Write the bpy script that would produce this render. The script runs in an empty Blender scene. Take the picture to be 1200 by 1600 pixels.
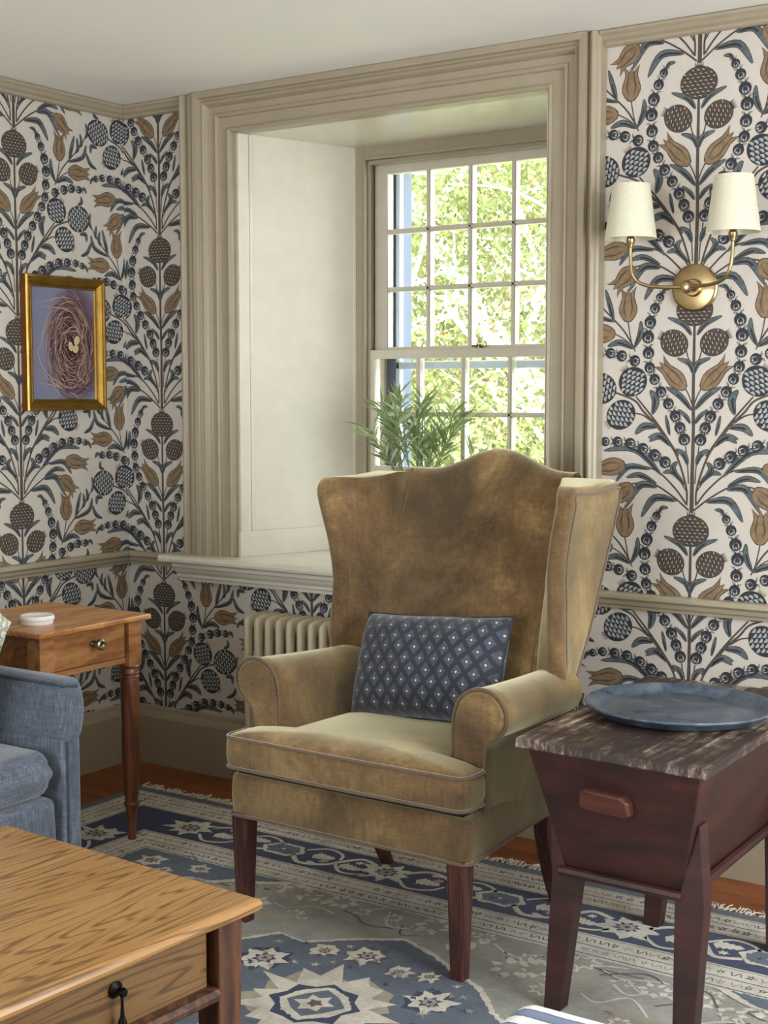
import bpy, bmesh, math, random
from mathutils import Vector, Matrix
random.seed(7)
PI = math.pi
SC = bpy.context.scene
COL = SC.collection

# ------------------------------------------------------------------ helpers
def hexc(h, a=1.0):
    h = h.lstrip('#')
    v = [int(h[i:i+2], 16)/255 for i in (0, 2, 4)]
    return tuple([(c/12.92 if c <= .04045 else ((c+.055)/1.055)**2.4) for c in v]) + (a,)

class MB:
    def __init__(s):
        s.v = []; s.f = []; s.m = []; s.sm = []
    def add(s, vs, fs, m=0, smooth=False):
        o = len(s.v); s.v += [tuple(p) for p in vs]
        for f in fs:
            s.f.append([i+o for i in f]); s.m.append(m); s.sm.append(smooth)
    def box(s, x0, x1, y0, y1, z0, z1, m=0):
        s.add([(x0,y0,z0),(x1,y0,z0),(x1,y1,z0),(x0,y1,z0),(x0,y0,z1),(x1,y0,z1),(x1,y1,z1),(x0,y1,z1)],
              [(0,3,2,1),(4,5,6,7),(0,1,5,4),(1,2,6,5),(2,3,7,6),(3,0,4,7)], m)
    def hexa(s, bot, top, m=0):
        s.add(list(bot)+list(top), [(0,3,2,1),(4,5,6,7),(0,1,5,4),(1,2,6,5),(2,3,7,6),(3,0,4,7)], m)
    def loft(s, rings, m=0, closed=True, cap=True, smooth=True):
        n = len(rings[0]); vs = [p for r in rings for p in r]; fs = []
        for i in range(len(rings)-1):
            for j in range(n if closed else n-1):
                a = i*n+j; b = i*n+(j+1) % n
                fs.append((a, b, b+n, a+n))
        s.add(vs, fs, m, smooth)
        if cap and closed:
            o = len(s.v)-len(vs)
            s.f.append([o+j for j in range(n)][::-1]); s.m.append(m); s.sm.append(False)
            s.f.append([o+(len(rings)-1)*n+j for j in range(n)]); s.m.append(m); s.sm.append(False)
    def tube(s, pts, r, n=8, m=0, closed=False, rs=None):
        pts = [Vector(p) for p in pts]; N = len(pts); rings = []; up = None
        for i, p in enumerate(pts):
            if closed: t = pts[(i+1) % N]-pts[i-1]
            else: t = pts[min(i+1, N-1)]-pts[max(i-1, 0)]
            t.normalize()
            if up is None:
                up = Vector((0,0,1)) if abs(t.z) < .9 else Vector((1,0,0))
            a = t.cross(up)
            if a.length < 1e-5: a = t.cross(Vector((0,1,0)))
            a.normalize(); up = a.cross(t).normalized()
            rr = rs[i] if rs else r
            rings.append([tuple(p+a*rr*math.cos(2*PI*k/n)+up*rr*math.sin(2*PI*k/n)) for k in range(n)])
        if closed: rings.append(rings[0])
        s.loft(rings, m, cap=not closed)
    def lathe(s, prof, c=(0,0,0), n=32, m=0, axis='z', smooth=True, sx=1, sy=1):
        rings = []
        for r, h in prof:
            ring = []
            for k in range(n):
                a = 2*PI*k/n; x = r*math.cos(a)*sx; y = r*math.sin(a)*sy
                if axis == 'z': ring.append((c[0]+x, c[1]+y, c[2]+h))
                elif axis == 'y': ring.append((c[0]+x, c[1]-h, c[2]+y))
                else: ring.append((c[0]+h, c[1]+x, c[2]+y))
            rings.append(ring)
        s.loft(rings, m, cap=True, smooth=smooth)
    def build(s, name, mats, parent=None, bevel=0, seg=2, sub=0, ang=40, fix=True):
        me = bpy.data.meshes.new(name); me.from_pydata(s.v, [], s.f)
        if not isinstance(mats, (list, tuple)): mats = [mats]
        for mm in mats: me.materials.append(mm)
        me.polygons.foreach_set('material_index', s.m)
        me.polygons.foreach_set('use_smooth', s.sm)
        if fix:
            bm = bmesh.new(); bm.from_mesh(me)
            bmesh.ops.remove_doubles(bm, verts=bm.verts, dist=1e-6)
            bmesh.ops.recalc_face_normals(bm, faces=bm.faces); bm.to_mesh(me); bm.free()
        me.update()
        if any(s.sm): me.set_sharp_from_angle(angle=math.radians(ang))
        o = bpy.data.objects.new(name, me); COL.objects.link(o)
        if parent: o.parent = parent
        if bevel:
            b = o.modifiers.new('bevel', 'BEVEL'); b.width = bevel; b.segments = seg
            b.limit_method = 'ANGLE'; b.angle_limit = math.radians(40)
        if sub:
            b = o.modifiers.new('sub', 'SUBSURF'); b.levels = sub; b.render_levels = sub
        return o

def tag(o, label=None, cat=None, group=None, kind=None):
    if label: o['label'] = label
    if cat: o['category'] = cat
    if group: o['group'] = group
    if kind: o['kind'] = kind
    return o
def empty(name, loc=(0,0,0), rz=0, label=None, cat=None, group=None, kind=None):
    o = bpy.data.objects.new(name, None); COL.objects.link(o); o.location = loc; o.rotation_euler = (0,0,rz)
    o.empty_display_size = .1
    return tag(o, label, cat, group, kind)
def catmull(pts, n=8, closed=False):
    P = [Vector(p) for p in pts]; out = []; N = len(P)
    for i in range(N if closed else N-1):
        if closed: a, b, c, d = P[i-1], P[i], P[(i+1) % N], P[(i+2) % N]
        else: a, b, c, d = P[max(i-1,0)], P[i], P[i+1], P[min(i+2,N-1)]
        for k in range(n):
            t = k/n
            out.append(.5*((2*b)+(c-a)*t+(2*a-5*b+4*c-d)*t*t+(3*b-a-3*c+d)*t**3))
    if not closed: out.append(P[-1])
    return out
def lerp(a, b, t): return a+(b-a)*t
def interp(tab, z):
    if z <= tab[0][0]: return tab[0][1]
    for (a, u), (b, v) in zip(tab, tab[1:]):
        if z <= b: return u+(v-u)*(z-a)/(b-a)
    return tab[-1][1]

# ------------------------------------------------------------------ materials
class NT:
    def __init__(s, name):
        s.mat = bpy.data.materials.new(name); s.mat.use_nodes = True
        s.t = s.mat.node_tree; s.b = s.t.nodes['Principled BSDF']; s.out = s.t.nodes['Material Output']
    def n(s, typ, **kw):
        nd = s.t.nodes.new(typ)
        for k, v in kw.items():
            if k.startswith('i_'): nd.inputs[k[2:].replace('_', ' ')].default_value = v
            else: setattr(nd, k, v)
        return nd
    def l(s, a, b): s.t.links.new(a, b)
    def coord(s, scale=(1,1,1), kind='Object', rot=(0,0,0)):
        tc = s.n('ShaderNodeTexCoord'); mp = s.n('ShaderNodeMapping')
        mp.inputs['Scale'].default_value = scale; mp.inputs['Rotation'].default_value = rot
        s.l(tc.outputs[kind], mp.inputs['Vector']); return mp.outputs['Vector']
    def noise(s, vec, scale, detail=4, rough=.55, dist=0):
        nd = s.n('ShaderNodeTexNoise'); nd.inputs['Scale'].default_value = scale
        nd.inputs['Detail'].default_value = detail; nd.inputs['Roughness'].default_value = rough
        nd.inputs['Distortion'].default_value = dist
        if vec is not None: s.l(vec, nd.inputs['Vector'])
        return nd.outputs['Fac']
    def ramp(s, fac, stops, interp='LINEAR'):
        r = s.n('ShaderNodeValToRGB'); e = r.color_ramp; e.interpolation = interp
        while len(e.elements) < len(stops): e.elements.new(.5)
        for el, (p, c) in zip(e.elements, stops):
            el.position = p; el.color = hexc(c) if isinstance(c, str) else (c, c, c, 1)
        s.l(fac, r.inputs['Fac']); return r.outputs['Color']
    def mix(s, fac, a, b, mode='MIX'):
        m = s.n('ShaderNodeMix', data_type='RGBA', blend_type=mode)
        for v, k in ((fac, 0), (a, 6), (b, 7)):
            if hasattr(v, 'links') or hasattr(v, 'is_linked'): s.l(v, m.inputs[k])
            elif isinstance(v, str): m.inputs[k].default_value = hexc(v)
            else: m.inputs[k].default_value = v
        return m.outputs[2]
    def math(s, op, a, b=None, c=None, clamp=False):
        m = s.n('ShaderNodeMath', operation=op, use_clamp=clamp)
        for i, v in enumerate((a, b, c)):
            if v is None: continue
            if isinstance(v, (int, float)): m.inputs[i].default_value = v
            else: s.l(v, m.inputs[i])
        return m.outputs[0]
    def col(s, c):
        if isinstance(c, str): s.b.inputs['Base Color'].default_value = hexc(c)
        else: s.l(c, s.b.inputs['Base Color'])
    def bump(s, h, strength=.3, dist=.002):
        b = s.n('ShaderNodeBump'); b.inputs['Strength'].default_value = strength; b.inputs['Distance'].default_value = dist
        s.l(h, b.inputs['Height']); s.l(b.outputs['Normal'], s.b.inputs['Normal'])
    def set(s, **kw):
        for k, v in kw.items(): s.b.inputs[k.replace('_', ' ')].default_value = v
        return s

def simple(name, c, rough=.6, metal=0, var=.08, scale=20, bump=0, **kw):
    t = NT(name); v = t.coord()
    nz = t.noise(v, scale, 5)
    a = t.mix(1.0, t.mix(0, c, c), t.ramp(nz, [(.3, 1-var), (.7, 1.0)]), 'MULTIPLY')
    t.col(a); t.set(Roughness=rough, Metallic=metal)
    if bump: t.bump(nz, bump, .002)
    t.set(**kw)
    return t.mat

def wood(name, c1, c2, c3, axis='x', ring=9, rough=.4, stretch=12, bump=.15, coat=0, dark=.0, scale=1.0):
    t = NT(name)
    sc = {'x': (1, stretch, stretch), 'y': (stretch, 1, stretch), 'z': (stretch, stretch, 1)}[axis]
    sc = tuple(q*scale for q in sc)
    v = t.coord(sc); n1 = t.noise(v, 1.2, 6, .6, .6); n2 = t.noise(v, 9, 8, .7)
    bands = t.math('FRACT', t.math('MULTIPLY', n1, ring))
    bands = t.math('ABSOLUTE', t.math('SUBTRACT', bands, .5))
    f = t.math('ADD', t.math('MULTIPLY', bands, 1.2), t.math('MULTIPLY', n2, .5))
    c = t.ramp(f, [(.15, c1), (.5, c2), (.85, c3)])
    if dark:
        n3 = t.noise(t.coord(), 3.5, 6, .7)
        c = t.mix(t.ramp(n3, [(.45, 0.0), (.75, dark)]), c, '#1a0f0c')
    t.col(c); t.set(Roughness=rough)
    if coat: t.set(Coat_Weight=coat, Coat_Roughness=.2)
    t.bump(f, bump, .001)
    return t.mat

def oakmat(name, dark, mid, light, rough=.36):
    t = NT(name); v = t.coord((3.2, .22, 3.2)); n1 = t.noise(v, 2.2, 3, .5, .35); n2 = t.noise(t.coord((40, 1.6, 40)), 4, 6, .75); n3 = t.noise(t.coord((2, .6, 2)), 2, 3)
    b = t.math('ABSOLUTE', t.math('SUBTRACT', t.math('FRACT', t.math('MULTIPLY', n1, 26)), .5))
    line = t.ramp(t.math('ADD', b, t.math('MULTIPLY', t.math('SUBTRACT', n2, .5), .35)), [(.03, 0.0), (.20, 1.0)])
    base = t.ramp(t.math('ADD', t.math('MULTIPLY', n2, .5), t.math('MULTIPLY', n3, .5)), [(.35, mid), (.62, light)])
    c = t.mix(t.math('ADD', t.math('MULTIPLY', line, .72), .28), dark, base); t.col(c); t.set(Roughness=rough, Coat_Weight=.25, Coat_Roughness=.25)
    t.bump(line, .10, .0008); return t.mat
M = {}
def trimpaint(name, c, rough=.38):
    t = NT(name); v = t.coord((1,1,1)); n = t.noise(v, 14, 5); n2 = t.noise(t.coord((60,60,3)), 2, 3)
    t.col(t.mix(1.0, t.mix(0, c, c), t.ramp(n, [(.3, .93), (.7, 1.0)]), 'MULTIPLY')); t.set(Roughness=rough)
    t.bump(n2, .08, .001); return t.mat
M['trim'] = trimpaint('putty_trim_paint', '#a39780', .33)
M['sash'] = trimpaint('daylight_toned_sash_paint', '#d6d0bf', .4)  # lightened so the glow on the backlit bars sits in the colour
M['reveal'] = trimpaint('daylight_toned_putty_gloss', '#dad5c6', .25)  # the putty trim paint made paler, window daylight painted into its colour
M['ceiling'] = simple('ceiling_plaster', '#eeebe4', .85, var=.03, scale=3)
M['paper'] = simple('wallpaper_ground', '#c7c0b5', .8, var=.05, scale=30)
def wc(name, c, var=.35, sc=70): return simple(name, c, .75, var=var, scale=sc)
M['w_out'] = wc('wallpaper_brown_ink', '#3b3130', .25)
M['w_navy'] = wc('wallpaper_navy', '#30343c', .35)
M['w_teal'] = wc('wallpaper_teal', '#636e70', .5, 60)
M['w_ochre'] = wc('wallpaper_ochre', '#927959', .4, 55)
M['w_blue'] = wc('wallpaper_pale_blue', '#adaeab', .25)
M['w_brown'] = wc('wallpaper_brown', '#584c43', .4)
M['w_cream'] = wc('wallpaper_cream', '#b9a98c', .35)

def velvet():
    t = NT('olive_gold_velvet'); v = t.coord()
    n1 = t.noise(v, 4.5, 6, .62, .4); n2 = t.noise(t.coord((9,9,30)), 6, 4)
    c = t.ramp(t.math('ADD', t.math('MULTIPLY', n1, .8), t.math('MULTIPLY', n2, .2)), [(.36, '#4d3820'), (.52, '#6e5332'), (.66, '#8a724a')])
    n4 = t.noise(t.coord((45,45,9)), 2.2, 5, .7)
    c = t.mix(1.0, c, t.ramp(t.math('ADD', t.math('MULTIPLY', n1, .5), t.math('MULTIPLY', n4, .5)), [(.38, .66), (.5, .95), (.62, 1.25)]), 'MULTIPLY')
    t.col(c); t.set(Roughness=.78, Sheen_Weight=1.0, Sheen_Roughness=.5)
    t.b.inputs['Sheen Tint'].default_value = hexc('#ece6c0')
    t.b.inputs['Specular IOR Level'].default_value = .25
    n3 = t.noise(v, 350, 2); t.bump(t.math('ADD', t.math('MULTIPLY', n1, .6), t.math('MULTIPLY', n3, .3)), .25, .003)
    return t.mat
M['velvet'] = velvet()
M['welt'] = simple('velvet_piping', '#604726', .6, var=.3, scale=60, Sheen_Weight=.6)
M['gap'] = simple('gap_shade_lining', '#1d150e', .9)  # near-black deck colour paints the shade in the gap under the seat cushion
M['legwood'] = wood('dark_mahogany', '#2a1512', '#43231d', '#5a3128', 'z', 7, .35, 14, coat=.2)
M['oak'] = oakmat('golden_oak', '#5a3a1c', '#996d3b', '#b58a52') or wood('golden_oak', '#553617', '#8f6535', '#a97c46', 'y', 11, .36, 26, .10, coat=.3, scale=.33)
M['oakface'] = oakmat('oak_drawer_front', '#3d2815', '#71502c', '#8a6a3f', .42) or wood('oak_drawer_front', '#3f2a15', '#6d4c2a', '#84623a', 'y', 11, .42, 22, .12, scale=.38)
M['oakdark'] = wood('dark_oak_frame', '#2b1a12', '#4a2d1f', '#67432d', 'z', 6, .35, 10, coat=.2)
M['pine'] = wood('old_pine_top', '#8a5527', '#b57a41', '#c8925a', 'y', 7, .38, 7, .08, coat=.2, dark=.25)
M['pineface'] = wood('pine_drawer_wood', '#7a4a26', '#9d693c', '#b07c4c', 'y', 6, .45, 7, .08, dark=.25)
M['pineleg'] = wood('stained_turned_leg', '#4c2817', '#6f4027', '#8a5537', 'z', 5, .35, 10, coat=.2)
M['floor'] = None
def floor_mat():
    t = NT('orange_brown_floorboards'); v = t.coord((1, 6, 6)); n = t.noise(v, 2.5, 7, .65, .3)
    c = t.ramp(n, [(.3, '#5e2e14'), (.55, '#8b4c25'), (.75, '#a2602f')])
    sep = t.n('ShaderNodeSeparateXYZ'); tc = t.coord(); t.l(tc, sep.inputs[0])
    fr = t.math('FRACT', t.math('DIVIDE', sep.outputs[1], .14)); g = t.math('LESS_THAN', fr, .02)
    c = t.mix(g, c, '#2a140a'); t.col(c); t.set(Roughness=.42); t.bump(n, .08, .001)
    return t.mat
M['floor'] = floor_mat()
def redpaint():
    t = NT('oxblood_milk_paint'); v = t.coord((2, 2, 9)); n = t.noise(v, 3, 6, .65); m = t.noise(t.coord(), 6, 5)
    c = t.ramp(n, [(.3, '#1f100e'), (.55, '#3c1b17'), (.75, '#50261f')])
    c = t.mix(t.ramp(m, [(.42, 0.0), (.7, .65)]), c, '#1e1213')
    w = t.noise(t.coord((6, 6, 1.2)), 9, 8, .8)
    c = t.mix(t.ramp(w, [(.72, 0.0), (.76, .8)]), c, '#8a6848')
    t.col(c); t.set(Roughness=.5); t.bump(n, .2, .001); return t.mat
M['redpaint'] = redpaint()
M['redhandle'] = wood('worn_red_handle', '#2f1510', '#462219', '#573024', 'x', 4, .45, 8)
def weathered():
    t = NT('weathered_plank_top'); v = t.coord((26, 1.4, 8)); n = t.noise(v, 3, 9, .8, .3); m = t.noise(t.coord((1.3,1,1)), 4.5, 7, .7)
    f = t.math('ADD', t.math('MULTIPLY', n, .5), t.math('MULTIPLY', m, .55))
    c = t.ramp(f, [(.42, '#1d1411'), (.52, '#352722'), (.565, '#6a594c'), (.63, '#b9aa98')])
    t.col(c); t.set(Roughness=.5); t.bump(f, .12, .0008); return t.mat
M['weathered'] = weathered()
def traymetal():
    t = NT('tarnished_tray_metal'); n = t.noise(t.coord(), 14, 8, .7, .6); m = t.noise(t.coord(), 60, 4)
    c = t.ramp(t.math('ADD', t.math('MULTIPLY', n, .8), t.math('MULTIPLY', m, .2)), [(.35, '#3a434f'), (.52, '#5d6a7c'), (.7, '#8b8a86')])
    t.col(c); t.l(t.ramp(n, [(.3, .22), (.7, .5)]), t.b.inputs['Roughness']); t.set(Metallic=.45); t.bump(n, .12, .001); return t.mat
M['tray'] = traymetal()
M['brass'] = simple('aged_brass', '#b09a70', .28, 1.0, var=.15, scale=30)
M['gilt'] = simple('gilt_frame_gold', '#b08b42', .32, .9, var=.35, scale=25)
M['giltdark'] = simple('frame_side_red_gold', '#8a5a30', .4, .5, var=.3)
M['black'] = simple('black_iron', '#171312', .35, .7)
M['pewter'] = simple('old_brass_knob', '#8d8168', .3, .9, var=.2)
M['white'] = simple('white_glaze', '#e9e8e2', .3, var=.03)
def linen(name, c1, c2, c3):
    t = NT(name); a = t.noise(t.coord((260, 260, 18)), 1, 4, .7); b = t.noise(t.coord((18, 18, 260)), 1, 4, .7)
    w = t.noise(t.coord(), 5, 4)
    f = t.math('ADD', t.math('MULTIPLY', a, .5), t.math('ADD', t.math('MULTIPLY', b, .25), t.math('MULTIPLY', w, .25)))
    t.col(t.ramp(f, [(.36, c1), (.5, c2), (.64, c3)])); t.set(Roughness=.9, Sheen_Weight=.35); t.bump(f, .4, .001); return t.mat
M['blue'] = linen('blue_grey_linen', '#313846', '#505967', '#7d8592')
M['bluewelt'] = simple('blue_piping', '#3c4452', .9, var=.3, scale=60)
def shadefab():
    t = NT('ivory_shade_fabric'); t.set(Roughness=.8)
    t.col(t.ramp(t.noise(t.coord((200,200,200)), 1, 3), [(.3, '#d2ccb2'), (.7, '#dcd6be')]))
    t.b.inputs['Subsurface Weight'].default_value = .1; return t.mat
M['shade'] = shadefab()
def pillowfab():
    t = NT('navy_diamond_weave'); tc = t.n('ShaderNodeTexCoord'); sp = t.n('ShaderNodeSeparateXYZ'); t.l(tc.outputs['UV'], sp.inputs[0])
    X = t.math('DIVIDE', sp.outputs[0], .042); Z = t.math('DIVIDE', sp.outputs[1], .056)
    def cen(q): return t.math('ABSOLUTE', t.math('SUBTRACT', t.math('FRACT', t.math('ADD', q, .5)), .5))
    u = cen(t.math('ADD', X, Z)); w = cen(t.math('SUBTRACT', X, Z))
    mx = t.math('SMOOTH_MAX', u, w, .12); rhomb = t.math('LESS_THAN', mx, .335)
    # thin rays inside
    d2 = t.math('ADD', t.math('MULTIPLY', u, u), t.math('MULTIPLY', w, w)); dot = t.math('LESS_THAN', d2, .0045)
    ray = t.math('LESS_THAN', t.math('ABSOLUTE', t.math('SUBTRACT', u, w)), .03)
    nz = t.noise(t.coord((300,300,300)), 1, 3)
    c = t.mix(rhomb, '#1b2130', t.mix(ray, '#40444f', '#4f545f')); c = t.mix(dot, c, '#d8d6ce')
    c = t.mix(1.0, c, t.ramp(nz, [(.3, .75), (.7, 1.0)]), 'MULTIPLY')
    t.col(c); t.set(Roughness=.8, Sheen_Weight=.3); t.bump(nz, .2, .001); return t.mat
M['pillow'] = pillowfab()
def stripes():
    t = NT('blue_white_stripe_ticking'); sp = t.n('ShaderNodeSeparateXYZ'); t.l(t.coord(), sp.inputs[0])
    n = t.noise(t.coord(), 40, 4); y = t.math('ADD', t.math('DIVIDE', sp.outputs[1], .052), t.math('MULTIPLY', n, .12))
    fr = t.math('FRACT', y)
    t.col(t.ramp(fr, [(0, '#dfe0e0'), (.28, '#e6e6e4'), (.30, '#3b4352'), (.36, '#6f7b92'), (.72, '#7b87a0'), (.78, '#333a48'), (.82, '#dfe0e0')], 'LINEAR'))
    t.set(Roughness=.9); t.bump(n, .3, .002); return t.mat
M['stripe'] = stripes()
def floral():
    t = NT('floral_linen'); v = t.coord(); n = t.noise(v, 22, 3, .5, 1.0); m = t.noise(v, 31, 3, .5, .8)
    c = t.ramp(n, [(.47, '#d6d3cb'), (.5, '#a5a997'), (.56, '#8f9582'), (.6, '#d9d6cf')])
    c = t.mix(t.ramp(m, [(.6, 0.0), (.62, 1.0)]), c, '#4c4a66'); t.col(c); t.set(Roughness=.9); return t.mat
M['floral'] = floral()
def glass():
    t = NT('window_glass'); t.t.nodes.remove(t.b)
    tr = t.n('ShaderNodeBsdfTransparent'); gl = t.n('ShaderNodeBsdfGlossy'); gl.inputs['Roughness'].default_value = .02
    lw = t.n('ShaderNodeFresnel'); lw.inputs['IOR'].default_value = 1.3; mx = t.n('ShaderNodeMixShader')
    t.l(lw.outputs[0], mx.inputs[0]); t.l(tr.outputs[0], mx.inputs[1]); t.l(gl.outputs[0], mx.inputs[2]); t.l(mx.outputs[0], t.out.inputs[0])
    return t.mat
M['glass'] = glass()
M['extwhite'] = simple('storm_frame_paint', '#aebac8', .6)
M['extblue'] = simple('pale_blue_exterior_paint', '#46546b', .6, var=.1)
M['rad'] = simple('radiator_enamel', '#bdb196', .35, var=.05)
# ------------------------------------------------------------------ wallpaper (drawn as thin inlaid shapes in the wall's own mesh)
REP = .5935; COLW = .641
MOTIF = [
('S', [(1, -543), (1, -457), (2, -360), (2, -302)], 7, 5),
('S', [(2, -306), (0, -230), (0, -120), (0, -30)], 6, 4),
('S', [(13, -524), (15, -477), (38, -404), (61, -361), (80, -338), (108, -303)], 3, 4),
('S', [(15, -485), (33, -458), (64, -418)], 2, 2.5),
('S', [(15, -520), (44, -482), (87, -442), (120, -426), (163, -420), (195, -419)], 3, 2.5),
('S', [(7, -537), (52, -502), (103, -472), (137, -467), (173, -471)], 3, 2.5),
('S', [(9, -465), (12, -419), (19, -364)], 2, 2),
('S', [(40, -391), (80, -334), (115, -288), (165, -231)], 5, 2.5),
('S', [(90, -319), (140, -274), (170, -241), (232, -218)], 4, 3),
('S', [(115, -300), (145, -281), (174, -276)], 3, 2),
('S', [(3, -146), (15, -130), (22, -105)], 2, 2),
('S', [(3, -252), (12, -228), (23, -208)], 2, 2),
('S', [(169, -108), (182, -77), (192, -25)], 2, 2),
('S', [(172, -100), (201, -54), (235, -18), (268, 14), (304, 57), (316, 87)], 3, 2),
('S', [(177, -96), (198, -76), (230, -58)], 2, 2),
('L', [(8, -67), (31, -37), (76, -18)], 14),
('L', [(1, -171), (12, -142), (47, -128)], 14),
('L', [(4, -267), (37, -229), (78, -205)], 16),
('L', [(7, -303), (19, -284), (42, -265)], 11),
('L', [(116, -279), (107, -241), (124, -213)], 22),
('L', [(100, -313), (140, -312), (166, -334)], 20),
('L', [(65, -358), (95, -336), (127, -343)], 14),
('L', [(65, -335), (71, -308), (77, -281)], 9),
('L', [(277, -259), (303, -256), (308, -280)], 14),
('L', [(269, -161), (288, -152), (285, -132)], 11),
('L', [(281, -330), (311, -315), (329, -280)], 13),
('L', [(172, -97), (155, -61), (154, -25)], 16),
('L', [(174, -100), (215, -82), (252, -92)], 17),
('L', [(235, -21), (245, 16), (260, 64)], 14),
('L', [(230, -25), (296, -2), (313, 41)], 14),
('L', [(264, 8), (276, 26), (271, 58)], 12),
('L', [(285, 30), (292, 45), (286, 74)], 12),
('L', [(309, 61), (321, 87), (312, 112)], 13),
('L', [(316, 79), (339, 92), (349, 111)], 11),
('L', [(87, -444), (164, -375), (259, -381)], 20),
('L', [(120, -429), (184, -424), (220, -465)], 16),
('L', [(101, -468), (150, -446), (190, -454)], 15),
('L', [(99, -478), (149, -474), (189, -535)], 20),
('L', [(42, -513), (106, -508), (144, -562)], 20),
('L', [(12, -415), (22, -388), (46, -372)], 15),
('L', [(35, -452), (54, -424), (41, -406)], 15),
('L', [(20, -468), (54, -435), (83, -438)], 14),
('L', [(61, -365), (93, -340), (124, -353)], 14),
('P', [(56, -87)], 36, 41, 62),
('Q', [(175, -190)], 43, 40, 35),
('Q', [(273, -208)], 44, 50, 80),
('Q', [(209, -281)], 40, 45, 125),
('T', [(23, -210), (98, -137)], 46),
('T', [(192, -26), (192, 64)], 52),
('T', [(230, -58), (328, -54)], 50),
('T', [(195, -418), (297, -437)], 48),
('T', [(173, -474), (237, -530)], 50),
('B', [(23, -346, 15.1), (36, -314, 14.3), (50, -283, 14.3), (70, -250, 14.3), (92, -218, 14.3), (111, -184, 13.9), (126, -152, 13.9), (130, -112, 15.1), (132, -69, 16.0), (126, -29, 15.5), (113, 8, 13.4), (99, 37, 10.9)]),
('B', [(77, -409, 15.2), (108, -390, 15.2), (142, -373, 14.4), (180, -360, 14.4), (218, -356, 13.6), (255, -356, 12.0), (285, -362, 10.4)]),
('B', [(170, -133, 14.3), (209, -119, 14.3), (243, -111, 13.4), (277, -111, 11.8)]),
('L', [(94, 43), (84, 59), (66, 61)], 10),
('L', [(288, -110), (302, -106), (310, -120)], 10),
('L', [(290, -362), (303, -366), (312, -383)], 9),
]
WM = ['paper', 'w_out', 'w_navy', 'w_teal', 'w_ochre', 'w_blue', 'w_brown', 'w_cream']
PAPER, OUT, NAVY, TEAL, OCH, BLUE, BRN, CREAM = range(8)
def disc(c, rx, rz, rot=0, n=14, a0=0, a1=2*PI):
    out = []; cr, sr = math.cos(rot), math.sin(rot)
    full = abs(a1-a0-2*PI) < 1e-6
    for k in range(n if full else n+1):
        a = a0+(a1-a0)*k/n; x = rx*math.cos(a); z = rz*math.sin(a)
        out.append((c[0]+x*cr+z*sr, c[1]-x*sr+z*cr))
    return out
def ribbon(pts, wf):
    pts = [Vector((p[0], p[1])) for p in pts]; N = len(pts); L = []; R = []
    for i, p in enumerate(pts):
        t = pts[min(i+1, N-1)]-pts[max(i-1, 0)]
        if t.length < 1e-9: t = Vector((1, 0))
        t.normalize(); q = Vector((-t.y, t.x)); w = wf(i/(N-1))
        L.append(tuple(p+q*w)); R.append(tuple(p-q*w))
    return L, R
def strip(pts, wf): 
    L, R = ribbon(pts, wf); return [[L[i], L[i+1], R[i+1], R[i]] for i in range(len(L)-1)]
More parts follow.
